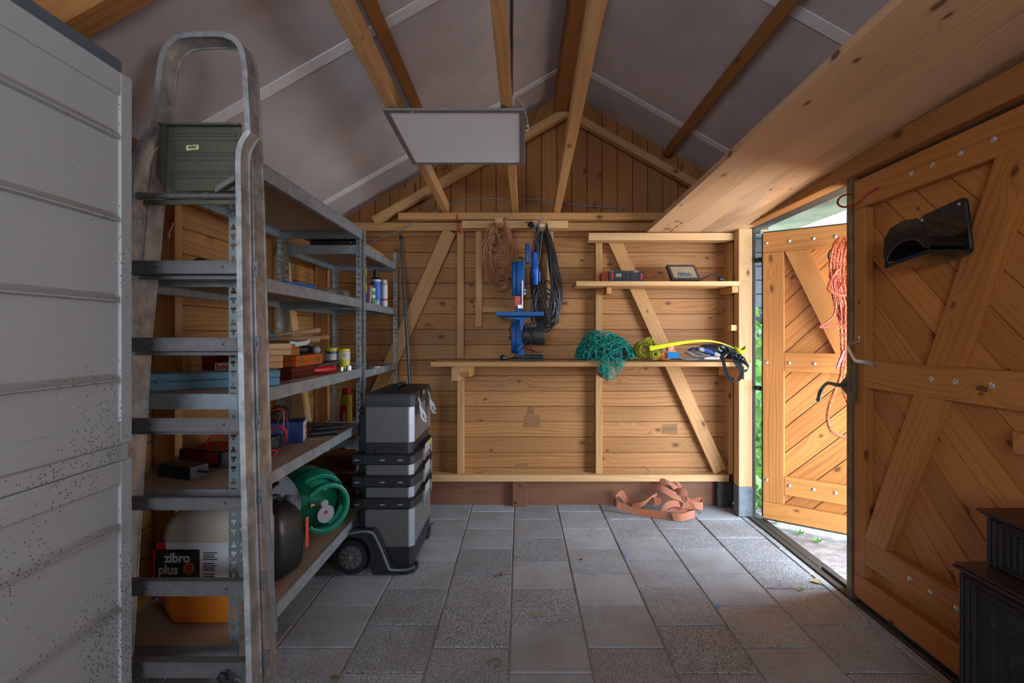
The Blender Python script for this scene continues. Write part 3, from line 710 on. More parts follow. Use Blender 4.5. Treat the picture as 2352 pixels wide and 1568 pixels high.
for x in(232,606):
    q=LP(x,1765,.03); m_=MB(); m_.box(q.x-.017,q.x+.017,q.y-.036,q.y+.036,.001,.035); m_.build('rubber_foot',M['blackp'],parent=lad)
# ================================================================== SHELF RACKS
M['galv']=metal('galvanised',(.40,.47,.47),.36,.28,.72); M['chip']=plain('chipboard',(.40,.27,.17),.8,0,.25,120,.1,200,col2=(.30,.20,.125))
M['galv2']=metal('galvanised_beam',(.43,.475,.495),.48,.25,.65)
def perforated(mb,O,u,Hh,wd=.030,m=0,flip=False):
    """strip from O along u (wd) and z (Hh) with keyhole cut-outs"""
    us=[0,.0065,.0120,.0185,.0240,wd]; u=Vector(u); O=Vector(O)
    zs=[0]; kinds=[]; z=.012
    pat=[('T',.030),('T',.030),('A',.038)]
    i=0
    rows=[]      # (z0,z1,cutwide,cutnarrow)
    rows.append((0,z,0,0))
    while z<Hh-.03:
        k,adv=pat[i%3]; i+=1
        if k=='T': rows.append((z,z+.010,0,1)); rows.append((z+.010,z+.018,1,1))
        else: rows.append((z,z+.008,1,1)); rows.append((z+.008,z+.018,0,1))
        nz=min(z+adv,Hh); rows.append((z+.018,nz,0,0)); z=nz
    if z<Hh: rows.append((z,Hh,0,0))
    vs=[];fs=[];n=0
    zz=sorted({r[0] for r in rows}|{r[1] for r in rows})
    for z in zz:
        for q in us: vs.append(O+u*q+V(0,0,z))
    zi={z:i for i,z in enumerate(zz)}
    for z0,z1,w,nw in rows:
        i,j=zi[z0],zi[z1]
        for c in range(5):
            if c==2 and nw: continue
            if c in(1,3) and w: continue
            fs.append((i*6+c,i*6+c+1,j*6+c+1,j*6+c))
    mb.add(vs,fs,(0,0,1),m)
def post(root,x,y,sx,sy,Hh):
    mb=MB(); perforated(mb,(x,y,0),V(sx,0,0),Hh); perforated(mb,(x,y,0),V(0,sy,0),Hh)
    o=mb.build('post',M['galv'],parent=root,recalc=False,smooth=0)
    s_=o.modifiers.new('s','SOLIDIFY'); s_.thickness=.0022; s_.offset=0
    return o
XA,XB=-1.32,-.87
def rack(label,ya,yb,levels,loc):
    r=thing('shelf_rack',label,'shelf',loc,'galvanised shelf racks')
    Hh=1.80
    for x,sx in((XA,1),(XB,-1)):
        for y,sy in((ya,1),(yb,-1)): post(r,x,y,sx,sy,Hh)
    for z,hb in levels:
        for x,sg in((XA,1),(XB,-1)):
            m_=MB(); xx=x+sg*.002
            m_.box(x-sg*.0012,x+sg*.0008,ya+.004,yb-.004,z-hb,z,'y',bev=.0004); m_.box(x,x+sg*.018,ya+.03,yb-.03,z-hb,z-hb+.002,'y',bev=.0004); m_.box(x,x+sg*.020,ya+.03,yb-.03,z-.016,z-.014,'y',bev=.0004)
            m_.box(x-sg*.0012,x-sg*.004,ya+.035,yb-.035,z-.006,z-.001,'y',bev=.0004)
            m_.build('long_beam',M['galv2'],parent=r)
        for y,sg in((ya,1),(yb,-1)):
            m_=MB(); m_.box(XA+.004,XB-.004,y-sg*.0012,y+sg*.0008,z-hb,z,'x',bev=.0004); m_.box(XA+.03,XB-.03,y,y+sg*.02,z-.016,z-.014,bev=.0004); m_.box(XA+.03,XB-.03,y,y+sg*.016,z-hb,z-hb+.002,bev=.0004)
            m_.build('end_beam',M['galv2'],parent=r)
        m_=MB(); m_.box(XA+.004,XB-.004,ya+.004,yb-.004,z-.0135,z-.004,'y',bev=.001); m_.build('board',M['chip'],parent=r)
    return r
rack('near galvanised shelf rack behind the step ladder, loaded with boxes and cans',1.545,2.745,[(.262,.055),(.742,.045),(1.037,.048),(1.412,.045),(1.80,.055)],(-1.1,2.14,0))
rack('far galvanised shelf rack in the back left corner, partly behind the tool trolley',2.79,3.545,[(.25,.045),(.635,.045),(1.02,.042),(1.402,.042),(1.718,.048)],(-1.1,3.17,0))
# ================================================================== THINGS ON THE RACKS
def obox(c,ang,lx,ly,lz,mb=None,g='x',bev=.003,m=0):
    """box standing on c (centre of base), turned by ang degrees"""
    mb=mb or MB(); a=math.radians(ang); X=V(math.cos(a),math.sin(a),0); Y=V(-math.sin(a),math.cos(a),0); Z=V(0,0,1)
    o=Vector(c)+Z*lz/2
    if g=='x': mb.frame(o,X,Y,Z,lx,ly,lz,bev,m)
    elif g=='y': mb.frame(o,Y,X,Z,ly,lx,lz,bev,m)
    else: mb.frame(o,Z,X,Y,lz,lx,ly,bev,m)
    return mb
def cl(name,c,r=.5,**k):
    if name not in M: M[name]=plain(name,c,r,**k)
    return M[name]
cl('white_p',(.62,.62,.60),.45); cl('red_p',(.55,.012,.015),.35); cl('yellow_p',(.62,.52,.02),.35); cl('blue_case',(.085,.20,.28),.45,var=.2,vs=8)
cl('navy',(.006,.028,.16),.4); cl('brass',(.42,.36,.20),.35,metal=.8); cl('label_w',(.55,.54,.52),.5); cl('label_k',(.02,.018,.018),.4)
M['mahog']=wood('wood_red_dark',(.16,.028,.012),(.08,.012,.006),knots=.98,rough=.35)
M['orangew']=wood('wood_orange_lacquer',(.62,.15,.022),(.42,.075,.012),knots=.98,rough=.3)
M['handle']=wood('wood_handle',(.42,.24,.12),(.28,.14,.06),knots=.99,rough=.4)
ZA1,ZA2,ZA3,ZA4=.2585,.7385,1.0335,1.4085; ZB2,ZB3,ZB4,ZB5=.6315,1.0165,1.3985,1.7145
# --- level with the wooden boxes
a_=math.degrees(math.atan2(.20,.345))
t=thing('metal_case','long flat blue-grey metal case lying behind the ladder rails','case',(-1.04,1.76,ZA3))
m_=obox((-1.083,1.778,ZA3),a_,.405,.115,.030); m_.build('body',M['blue_case'],parent=t)
m_=obox((-1.083,1.778,ZA3+.0305),a_,.407,.117,.026); m_.build('lid',M['blue_case'],parent=t)
for s in(-.15,.13):
    A=math.radians(a_); c=V(-1.083,1.778,0)+V(math.cos(A),math.sin(A),0)*s+V(math.sin(A),-math.cos(A),0)*.060
    m_=obox((c.x,c.y,ZA3+.020),a_,.03,.004,.022,bev=.001); m_.build('hasp',cl('case_hasp',(.10,.15,.18),.5),parent=t)
t=thing('wooden_box','pinkish wooden block stacked on the end of the blue-grey case','box',(-.95,1.915,ZA3+.057),'wooden boxes')
m_=obox((-.995,1.905,ZA3+.0575),a_,.16,.07,.025); obox((-.995,1.905,ZA3+.083),a_,.16,.07,.024,m_); 
m_.build('body',M['timber'],parent=t)
t=thing('wooden_box','pale wooden box on top of the pinkish block','box',(-.98,1.93,ZA3+.108),'wooden boxes')
m_=obox((-.985,1.915,ZA3+.1075),a_,.19,.10,.022); m_.build('body',M['pale'],parent=t); m_=obox((-.985,1.915,ZA3+.130),a_,.192,.102,.022); m_.build('lid',M['pale'],parent=t)
t=thing('wooden_box','dark red wooden box at the bottom of the stack, under the orange one','box',(-1.02,2.15,ZA3),'wooden boxes')
m_=MB(); m_.box(-1.10,-.932,2.045,2.265,ZA3,ZA3+.028,'y',bev=.002); m_.build('body',M['mahog'],parent=t); m_=MB(); m_.box(-1.10,-.932,2.045,2.265,ZA3+.0283,ZA3+.052,'y',bev=.002); m_.build('lid',M['mahog'],parent=t)
t=thing('wooden_box','orange lacquered wooden box with two brass latches','box',(-1.02,2.2,ZA3+.053),'wooden boxes')
m_=MB(); m_.box(-1.10,-.922,2.062,2.335,ZA3+.0525,ZA3+.076,'y',bev=.002); m_.build('body',M['orangew'],parent=t); m_=MB(); m_.box(-1.10,-.922,2.062,2.335,ZA3+.0763,ZA3+.098,'y',bev=.002); m_.build('lid',M['orangew'],parent=t)
for y in(2.115,2.29):
    m_=MB(); m_.box(-.9215,-.918,y-.009,y+.009,ZA3+.066,ZA3+.088,bev=.001); m_.box(-.918,-.914,y-.005,y+.005,ZA3+.068,ZA3+.080,bev=.001); m_.build('latch',M['brass'],parent=t)
t=thing('wooden_box','small honey-coloured box with a printed mark, beside the black mallet','box',(-.99,2.10,ZA3+.0985),'wooden boxes')
m_=MB(); m_.box(-1.035,-.948,2.075,2.15,ZA3+.0985,ZA3+.127,'x'); m_.build('body',M['door'],parent=t)
m_=MB(); m_.box(-1.035,-.948,2.075,2.15,ZA3+.1275,ZA3+.147,'x'); m_.build('lid',M['beam'],parent=t)
m_=MB(); m_.box(-.995,-.982,2.0738,2.0748,ZA3+.110,ZA3+.122,bev=0); m_.build('print',M['label_k'],parent=t)
m_=MB(); m_.box(-1.30,-1.115,2.04,2.16,ZA3,ZA3+.115); tag(m_.build('tin_box',cl('dark_red',(.20,.012,.012),.5)),'dark red tin behind the blue-grey case, seen through the ladder','tin')
m_=MB(); m_.box(-1.18,-1.02,1.93,1.99,ZA3,ZA3+.076); ob=m_.build('card_box',cl('cream',(.55,.46,.26),.6)); tag(ob,'cream cardboard box with red script lettering, above the blue-grey case','box')
m_=MB(); put_text(m_,'Ea8en',.024,(-1.145,1.9295,ZA3+.062),(1,0,0),(0,0,1),bold=.0006,align='CENTER'); m_.build('lettering',M['red_p'],parent=ob)
# hammers and mallet lying on the boxes
M['iron']=metal('hammer_iron',(.07,.07,.075),.4,.3,.7)
def hammer(lab,p0,p1,hd,mat=None,r=.011):
    p0=Vector(p0);p1=Vector(p1); t=thing('hammer',lab,'hammer',tuple((p0+p1)/2-V(0,0,.02)),'hammers on the box stack'); ax=(p1-p0).normalized()
    m_=MB(); L=(p1-p0).length; m_.lathe([(r*.7,0),(r*.75,L*.3),(r*.85,L*.6),(r*1.05,L*.85),(r*1.1,L*.97),(r*.9,L)],p0,ax,14); m_.build('handle',M['handle'],parent=t)
    sd=ax.cross(V(0,0,1)).normalized(); m_=MB()
    m_.loft([[p0+sd*q+ax*a+V(0,0,b) for a,b in rrect(w_,h_,.004,2)] for q,w_,h_ in((-hd,.022,.022),(-hd*.55,.020,.020),(-hd*.3,.026,.024),(hd*.3,.026,.024),(hd*.8,.020,.010),(hd,.018,.004))]); m_.build('head',M['iron'],parent=t)
hammer('thick brown-handled hammer with its round handle end pointing out of the stack',(-1.12,2.05,ZA3+.172),(-.905,2.25,ZA3+.166),.045,r=.015)
hammer('hammer with pale worn handle lying topmost on the box stack',(-1.13,2.15,ZA3+.175),(-.955,2.38,ZA3+.208),.05,r=.012)
hammer('hammer with short pale handle end just behind the brown one',(-1.17,2.25,ZA3+.150),(-.945,2.47,ZA3+.175),.05,r=.012)
t=thing('rubber_mallet','black tool with round grey ball end on the orange box','mallet',(-.98,2.2,ZA3+.0985),None)
m_=MB(); m_.lathe([(.018,0),(.020,.03),(.019,.13),(.015,.17),(.014,.20)],(-1.02,2.165,ZA3+.120),(.38,1,-.02),14); m_.build('grip',M['blackp'],parent=t)
m_=MB(); m_.ball((-.930,2.285,ZA3+.1165),.0165,10); m_.build('ball_end',cl('grey_ball',(.35,.35,.37),.35),parent=t)
m_=MB(); m_.loft([[V(-.99+x*.9,2.24+y*.04,ZA3+.148+z) for x,z in rrect(w_,h_,.003,2)] for y,w_,h_ in((0,.03,.008),(1,.045,.012),(2,.05,.012),(3.2,.03,.006))]); tag(m_.build('folding_knife',cl('blue_grip',(.01,.06,.25),.4)),'blue-backed folding tool squeezed under the hammer handles','tool')
m_=MB(); m_.ribbon(smoothpath([V(-.96,2.085,ZA3+.150),V(-.945,2.12,ZA3+.146),V(-.93,2.16,ZA3+.150),V(-.925,2.20,ZA3+.160)],4),V(0,0,.018),.004); tag(m_.build('nylon_clip',cl('pale_green',(.42,.52,.44),.5)),'pale green folded strap end beside the small honey box','strap')
t=thing('curved_cap','dark patterned curved cap standing at the near end of the box stack','cap',(-1.0,1.95,ZA3+.153))
m_=MB(); A0=V(-.985,1.93,ZA3+.153)
m_.loft([[A0+V(-.04+q*.016,.01*math.cos(q),0)+V(.0,.028*math.cos(th)*w,.030*w*(math.sin(th)+1)+q*.004) for th in[2*math.pi*k/10 for k in range(10)]] for q,w in((0,.3),(1,.7),(2,.95),(3,.9),(4,.55),(5,.25),(6,.06))]); m_.build('shell',cl('dark_pattern',(.03,.045,.05),.45,col2=(.10,.14,.15),vs=60),parent=t)
m_=MB(); m_.tube([A0+V(-.05,0,.045),A0+V(-.02,0,.058),A0+V(-.002,0,.068)],[.003,.005,.007],8); m_.build('tip',M['pull'],parent=t)
# cans
def can(lab,x,y,z,r,h,bands,cap=None,cat='can',group=None,name='can'):
    t=thing(name,lab,cat,(x,y,z),group)
    m_=MB(); mats=[]
    for i,(f0,f1,mt) in enumerate(bands): m_.lathe([(r-(.0012 if i==0 and 0 else 0),h*f0+.0002),(r,h*f1)],(x,y,z),(0,0,1),20,m=i); mats.append(mt)
    m_.build('body',mats,parent=t)
    if cap: cap(t)
    return t
t=can('yellow-lidded can with blue label on the middle shelf',-.985,2.61,ZA3,.031,.100,[(0,.18,M['yellow_p']),(.18,.52,cl('blue_l',(.03,.12,.24),.4)),(.52,.86,M['label_w']),(.86,1.0,cl('blue_l2',(.05,.10,.2),.4))],group='yellow cans')
m_=MB(); m_.lathe([(.032,.1002),(.0325,.115),(.031,.118),(.028,.118)],(-.985,2.61,ZA3),(0,0,1),20); m_.build('lid',M['yellow_p'],parent=t)
t=can('yellow can with white band reading 80',-.925,2.63,ZA3,.030,.112,[(0,.12,M['yellow_p']),(.12,.15,M['label_w']),(.15,.50,M['yellow_p']),(.50,.86,M['label_w']),(.86,1,M['yellow_p'])],group='yellow cans')
m_=MB(); put_text(m_,'80',.026,(-.922,2.5992,ZA3+.078),(1,0,0),(0,0,1),bold=.0012); m_.build('number',M['yellow_p'],parent=t)
m_=MB(); m_.prism([V(-.952,2.63,ZA3+.1125),V(-.93,2.61,ZA3+.122),V(-.905,2.63,ZA3+.1125)],(0,.02,0)); m_.build('lid_tab',M['yellow_p'],parent=t)
m_=MB(); dd=V(.42,1,0).normalized(); m_.lathe([(.012,0),(.018,.03),(.0185,.10),(.0185,.135),(.014,.146),(.006,.15)],(-.965,2.315,ZA3+.0195),dd,16); tag(m_.build('tool_handle',M['red_p']),'fat red tool handle lying in front of the yellow cans','tool')
m_=MB(); m_.loft([[V(-.99,2.36,ZA3+.004)+V(.42,.9,.0)*s+V(-.9,.42,0)*a*w+V(0,0,.022+b*h+s*.14) for a,b in rrect(1,1,.3,3)] for s,w,h in((0,.035,.03),(.05,.045,.04),(.11,.038,.032),(.17,.026,.02))]); tag(m_.build('torch',M['blackp']),'black angular tool lying behind the red handle','tool')
for i,(x,y,r,l,mt) in enumerate(((-.905,2.53,.010,.022,M['bolt']),(-.882,2.575,.013,.026,M['bolt']),(-.945,2.47,.009,.02,cl('brown_p',(.12,.04,.02),.5)))):
    m_=MB(); m_.lathe([(r*.6,0),(r,0.001),(r,l),(r*.7,l+.001)],(x,y,ZA3),(0,0,1),12); tag(m_.build('socket',mt),('small steel socket next to the red handle','larger shiny steel socket before the can marked 80','small brown plug at the tip of the red handle')[i],'socket','small sockets')
for i,(p0,p1) in enumerate((((-.90,2.02,ZA3+.003),(-.895,2.20,ZA3+.003)),((-.915,1.98,ZA3+.003),(-.885,2.13,ZA3+.006)))):
    m_=MB(); m_.tube([p0,p1],.002,6); tag(m_.build('metal_rod',M['bolt']),('thin metal rod lying along the shelf edge','thin metal rod slanting across the shelf edge before the dark red box')[i],'rod','thin rods')
for i in range(2):
    m_=obox((-.945+i*.004,2.91,ZB3+i*.0215),4-i*6,.075,.05,.0205); o=m_.build('small_carton',M['white_p']); tag(o,('lower small white carton right of the rack post','upper small white carton with a red line, right of the rack post')[i],'box','white cartons')
    if i: m_=obox((-.941,2.8843,ZB3+.0235),-2,.07,.001,.003,bev=0); m_.build('stripe',M['red_p'],parent=o)
t=thing('key_bunch','small bunch of keys beside the white cartons','keys',(-.90,3.03,ZB3)); m_=MB(); m_.tube([V(-.90+.014*math.cos(a),3.03+.014*math.sin(a),ZB3+.006) for a in[k*math.pi/6 for k in range(12)]],.0015,6,loop=True); m_.build('ring',M['bolt'],parent=t)
for k in range(3): 
    m_=obox((-.885+.012*k,3.045-.02*k,ZB3+.001+.004*k),-30+35*k,.045,.011,.0025,bev=.0005); m_.build('key',M['bolt'],parent=t)
# --- level 1.41
t=thing('tool_pouch','olive green pouch with black hook and yellow edge on the upper shelf behind the ladder','pouch',(-1.12,1.68,ZA4))
c=V(-1.12,1.68,ZA4); m_=MB(); m_.loft([[c+V(s,.03*b*w,.001+(a+.5)*h) for a,b in rrect(1,1,.3,3)] for s,h,w in((-.11,.02,.4),(-.09,.045,1),(.0,.055,1),(.08,.04,1),(.12,.012,.5))]); m_.build('bag',cl('olive',(.06,.05,.02),.7),parent=t)
m_=MB(); m_.tube(smoothpath([c+V(.02,-.03,.03),c+V(.045,-.03,.055),c+V(.07,-.03,.060),c+V(.095,-.03,.045)],4),.0035,8); m_.build('hook',M['blackp'],parent=t)
m_=MB(); m_.timber(c+V(.05,-.034,.040),c+V(.17,-.034,.012),.004,.008,side=(0,1,0)); m_.build('yellow_edge',M['yellow_p'],parent=t)
t=thing('flat_blue_case','flat blue plastic case lying on the upper shelf, seen just above its edge','case',(-.94,2.1,ZA4)); m_=obox((-.985,2.14,ZA4),80,.20,.12,.030); m_.build('body',cl('blue_p',(.012,.10,.38),.4),parent=t); m_=obox((-.938,2.17,ZA4+.0302),80,.06,.02,.002,bev=.0005); m_.build('label_strip',M['white_p'],parent=t)
def glassm():
    m,t,b=newmat('jar_glass'); b.inputs['Base Color'].default_value=(.55,.5,.42,1); b.inputs['Transmission Weight'].default_value=.75; b.inputs['Roughness'].default_value=.12; b.inputs['IOR'].default_value=1.3; return m
M['glass']=glassm(); cl('screws',(.30,.26,.2),.5,metal=.6,var=.5,vs=150)
for i,(x,y,l) in enumerate(((-.955,2.44,.07),(-.925,2.58,.05))):
    t=thing('glass_jar',('clear jar of small parts lying on the upper shelf','second clear jar lying nearer the rack post')[i],'jar',(x,y,ZA4),'glass jars'); ax=V(.25,1,0).normalized()
    m_=MB(); m_.lathe([(.016,0),(.021,.004),(.021,l*.8),(.017,l*.9),(.017,l)],(x,y,ZA4+.0215),ax,16); m_.build('body',M['glass'],parent=t)
    m_=MB(); m_.lathe([(.014,.006),(.014,l*.7)],(x,y,ZA4+.016),ax,10); m_.build('contents',M['screws'],parent=t)
def tubecan(lab,x,y,z,r,h,mats,fr,cat='spray can',name='spray_can',capf=None,tilt=(0,0,1)):
    t=thing(name,lab,cat,(x,y,z),'cans on the far rack'); m_=MB(); f=0
    for i,(f1,_) in enumerate(zip(fr,mats)): m_.lathe([(r,h*f+.0003),(r,h*f1)],(x,y,z),tilt,16,m=i); f=f1
    m_.build('body',list(mats),parent=t)
    if capf: m_=MB(); m_.lathe([(a*r,h+b*h) for a,b in capf[0]],(x,y,z),tilt,16); m_.build('cap',capf[1],parent=t)
    return t
cl('navy_l',(.01,.02,.2),.35); cl('green_l',(.03,.22,.08),.4); cl('blue_spray',(.015,.07,.42),.3,col2=(.03,.16,.6),vs=30); cl('orange_l',(.7,.2,.03),.4)
tubecan('tall yellow and black sealant tube with white nozzle by the rack post',-.905,2.875,ZB4,.022,.20,(M['navy_l'],M['yellow_p'],M['label_k'],M['yellow_p']),(.3,.62,.78,1),cat='tube',name='sealant_tube',capf=([(1,0),(.5,.02),(.35,.25),(.2,.3)],M['white_p']))
t=thing('adhesive_tube','flat rainbow-coloured adhesive tube between the sealant tube and the green can','tube',(-.89,2.95,ZB4)); m_=MB(); m_.loft([[V(-.892,2.955,ZB4)+V(a,b,s) for a,b in rrect(w,dp,min(w,dp)*.4,3)] for s,w,dp in((.001,.014,.014),(.03,.024,.02),(.11,.034,.004))]); m_.build('body',cl('rainbow',(.75,.12,.03),.4,col2=(.10,.35,.5),vs=40),parent=t)
tubecan('green and white round tin beside the large blue spray can',-.897,3.02,ZB4,.023,.118,(M['green_l'],M['label_w'],M['green_l'],M['label_w'],M['label_k']),(.35,.5,.7,.85,1),cat='tin',name='tin_can')
tubecan('large blue spray can with white shoulder and black cap',-.905,3.14,ZB4,.031,.165,(M['blue_spray'],M['white_p']),(.92,1),capf=([(1,0),(.85,.07),(.55,.10),(.55,.36),(.45,.38)],M['blackp']))
tubecan('slim white spray can with red lettering, rightmost on its shelf',-.899,3.30,ZB4,.024,.175,(M['white_p'],M['red_p'],M['white_p'],M['label_w']),(.25,.32,.8,.85),capf=([(.95,-.12),(.8,.0),(.75,.04)],M['label_w']))
for i,(x,y) in enumerate(((-.888,3.06),(-.884,3.11))):
    m_=MB(); m_.lathe([(.004,0),(.017,.001),(.017,.013),(.004,.014)],(x-.012,y,ZB4+.0175),(1,-.15,0),18); tag(m_.build('tape_roll',cl('ivory',(.6,.55,.45),.6)),('left small ivory roll before the blue spray can','right small ivory roll before the blue spray can')[i],'tape roll','small ivory rolls')
# --- top of the far rack
t=thing('black_case','long flat black case on top of the far rack','case',(-1.08,2.9,ZB5)); m_=MB(); m_.box(-1.19,-.91,2.83,3.02,ZB5,ZB5+.040,'x',bev=.005); m_.build('body',M['blackp'],parent=t); m_=MB(); m_.box(-1.19,-.91,2.83,3.02,ZB5+.041,ZB5+.052,'x',bev=.004); m_.build('lid',M['label_k'],parent=t); m_=MB(); m_.lathe([(.004,0),(.004,.003)],(-.955,2.829,ZB5+.025),(0,-1,0),8); m_.build('button',M['bolt'],parent=t)
m_=MB(); m_.box(-.93,-.872,2.84,3.20,ZB5,ZB5+.022,'y',bev=.003); tag(m_.build('offcut_board',M['bench']),'greyish offcut board on the front edge of the far rack top','board')
# --- far rack lower shelf
t=thing('yellow_bottle','tall yellow bottle with red ribbed cap in the far rack','bottle',(-1.10,3.18,ZB2)); x,y=-1.085,3.12
m_=MB(); m_.loft([[V(x+a,y+b,ZB2+s) for a,b in rrect(w,.05,.02*w/.07,4)] for s,w in((.001,.066),(.01,.070),(.205,.070),(.215,.060))]); m_.build('body',M['yellow_p'],parent=t)
m_=MB(); m_.lathe([(.026,.2155)]+[(.027,.22),(.027,.25),(.024,.254)],(x,y,ZB2),(0,0,1),14); m_.build('cap',M['red_p'],parent=t)
m_=MB(); m_.box(x-.031,x+.012,y-.0268,y-.0255,ZB2+.03,ZB2+.15,bev=0); m_.box(x-.010,x+.002,y-.0280,y-.0269,ZB2+.04,ZB2+.11,m=1,bev=0); m_.build('label_sheet',[M['red_p'],M['label_w']],parent=t)
# --- level .74
t=thing('power_supply','black power supply brick with grey end plate and cable, near end of the shelf','power supply',(-1.17,1.69,ZA2))
ang=math.degrees(math.atan2(1.651-1.695,-1.104+1.244)); m_=obox((-1.150,1.705,ZA2),ang,.145,.068,.043,bev=.002); m_.build('body',M['blackp'],parent=t)
A=math.radians(ang); e=V(-1.150,1.705,ZA2)+V(math.cos(A),math.sin(A),0)*.074; m_=obox((e.x,e.y,ZA2+.001),ang,.003,.066,.041,bev=.001); m_.build('end_plate',cl('dark_grey_p',(.09,.095,.10),.4),parent=t)
m_=MB(); m_.tube(smoothpath([e+V(0,0,.022),e+V(.03,-.004,.022),e+V(.06,.02,.030),e+V(.075,.06,.018),e+V(.06,.10,.008)],5),.004,8); m_.build('cable',M['blackp'],parent=t)
t=thing('power_inverter','red finned power inverter behind the black power supply','inverter',(-1.17,1.9,ZA2))
ang=-14; A=math.radians(ang); X=V(math.cos(A),math.sin(A),0); Y=V(-math.sin(A),math.cos(A),0); c=V(-1.15,1.90,ZA2)
m_=MB(); m_.frame(c+V(0,0,.030),X,Y,V(0,0,1),.20,.15,.056,.004); m_.build('body',M['blackp'],parent=t)
m_=MB()
for k in range(7): m_.frame(c+Y*(-.0757)+V(0,0,.012+k*.0065),X,Y,V(0,0,1),.15,.006,.0045,.001)
for k in range(9): m_.frame(c+Y*(-.066+k*.0165)+V(0,0,.0595),X,Y,V(0,0,1),.15,.009,.004,.001)
m_.build('fins',cl('dark_red2',(.30,.008,.01),.35),parent=t)
def cable(name,lab,cat,pts,r,mat,grp=None,k=6,parent=None):
    m_=MB(); m_.tube(smoothpath(pts,k),r,8); o=m_.build(name,mat,parent=parent)
    if lab: tag(o,lab,cat,grp)
    return o
G='red and black clamp leads'
cable('red_lead','red lead curving in a loop over the red inverter','cable',[P(514,998,1.95),P(490,1002,1.90),P(476,1016,1.86),P(480,1034,1.84),P(500,1046,1.86),P(520,1050,1.9)],.0045,M['red_p'],G)
t=thing('battery_charger','dark blue battery charger with white control panel','charger',(-.99,2.27,ZA2))
ang=18; A=math.radians(ang); X=V(math.cos(A),math.sin(A),0); Y=V(-math.sin(A),math.cos(A),0)
cn=V(-.966,2.228,ZA2)
c=cn-X*.115+Y*.056
m_=MB(); m_.frame(c+V(0,0,.048),X,Y,V(0,0,1),.23,.112,.092,.003); m_.build('body',M['navy'],parent=t)
e=cn+Y*.056; m_=MB(); m_.frame(e+X*.0015+V(0,0,.047),X,Y,V(0,0,1),.003,.106,.086,.001); pa=m_.build('control_panel',M['white_p'],parent=t)
m_=MB(); m_.frame(e+X*.0035-Y*.03+V(0,0,.064),X,Y,V(0,0,1),.002,.018,.018,.0005); m_.build('yellow_symbol',cl('amber',(.75,.40,.02),.4),parent=pa)
m_=MB(); m_.frame(e+X*.0035+Y*.003+V(0,0,.064),X,Y,V(0,0,1),.002,.022,.022,.0005); m_.build('dial_window',cl('grey_p',(.2,.2,.22),.4),parent=pa)
m_=MB(); m_.frame(e+X*.0045+Y*.028+V(0,0,.027),X,Y,V(0,0,1),.004,.016,.014,.001); m_.build('switch',M['red_p'],parent=pa)
m_=MB()
for k in range(4): m_.frame(e+X*.0033-Y*.035+V(0,0,.012+k*.009),X,Y,V(0,0,1),.001,.010,.0025,0)
for k in range(5): m_.frame(e+X*.0033-Y*.003+V(0,0,.014+k*.007),X,Y,V(0,0,1),.001,.018,.0016,0)
m_.build('printed_text',M['label_k'],parent=pa)
m_=MB(); b0=cn-X*.06+Y*.05+V(0,0,.095); m_.tube(smoothpath([b0,b0+V(.0,0,.035),b0+V(-.03,0,.06),b0+V(-.07,0,.055),b0+V(-.10,-.01,.0),b0+V(-.115,-.03,-.06),b0+V(-.14,-.06,-.085)],6),.004,8); m_.build('lead',M['blackp'],parent=t)
for i,(pts,mt,lab) in enumerate((
 ([P(612,952,2.0),P(630,941,2.0),P(648,942,2.02),P(652,965,2.02),P(646,995,2.0)],M['red_p'],'bright red lead arching up in front of the blue charger'),
 ([P(612,960,2.03),P(640,943,2.04),P(657,955,2.04),P(660,985,2.03),P(648,1012,2.0)],M['blackp'],'black lead arching beside the bright red one'),
 ([P(612,996,1.98),P(630,984,1.97),P(645,980,1.97),P(656,990,1.99),P(658,1008,2.0),P(645,1022,2.0)],M['red_p'],'red lead in a low arch above the clamp'),
 ([P(614,950,2.06),P(634,972,2.05),P(640,952,2.07),P(628,946,2.06),P(616,962,2.05)],M['blackp'],'thin black lead looping at the ladder rail'),
 ([P(610,1040,1.93),P(622,1034,1.94),P(636,1036,1.95),P(630,1046,1.94),P(612,1050,1.92)],M['red_p'],'red lead coiled flat on the shelf edge'),
 ([P(612,1044,1.95),P(626,1038,1.96),P(640,1034,1.97),P(634,1044,1.96),P(614,1046,1.94)],M['blackp'],'black lead coiled flat with the red one'))):
    cable('clamp_lead',lab,'cable',pts,.0038,mt,G)
t=thing('battery_clamp','black clamp block with white markings hanging at the ladder rail','clamp',tuple(P(632,1030,1.98)))
m_=MB(); q=P(630,1014,1.98); m_.frame(q,(.9,.3,.1),(-.3,.9,0),(0,0,1),.05,.03,.056,.006); m_.build('body',M['blackp'],parent=t)
m_=MB(); m_.tube([q+V(.03,0,.02),q+V(.038,0,.0),q+V(.03,0,-.022),q+V(.022,0,0)],.004,8,loop=True); m_.build('grip_ring',M['blackp'],parent=t)
m_=MB()
for dx,dz in((-.012,.012),(-.008,-.004),(-.014,-.016),(.004,.016)): m_.frame(q+V(dx,-.018,dz),(1,0,0),(0,1,0),(0,0,1),.006,.002,.003,.0005)
m_.build('marks',M['white_p'],parent=t)
for i,(x,y,z,l) in enumerate(((-.985,2.345,ZA2+.014,.12),(-1.02,2.46,ZA2+.0145,.14))):
    m_=MB(); m_.lathe([(.012,0),(.013,.003),(.013,l-.02),(.0145,l-.018),(.0145,l)],(x,y,z),(.85,.5,0),14); tag(m_.build('torch',M['blackp']),('shorter black cylindrical torch lying beside the blue charger','longer black cylindrical torch behind the shorter one')[i],'torch','black torches')
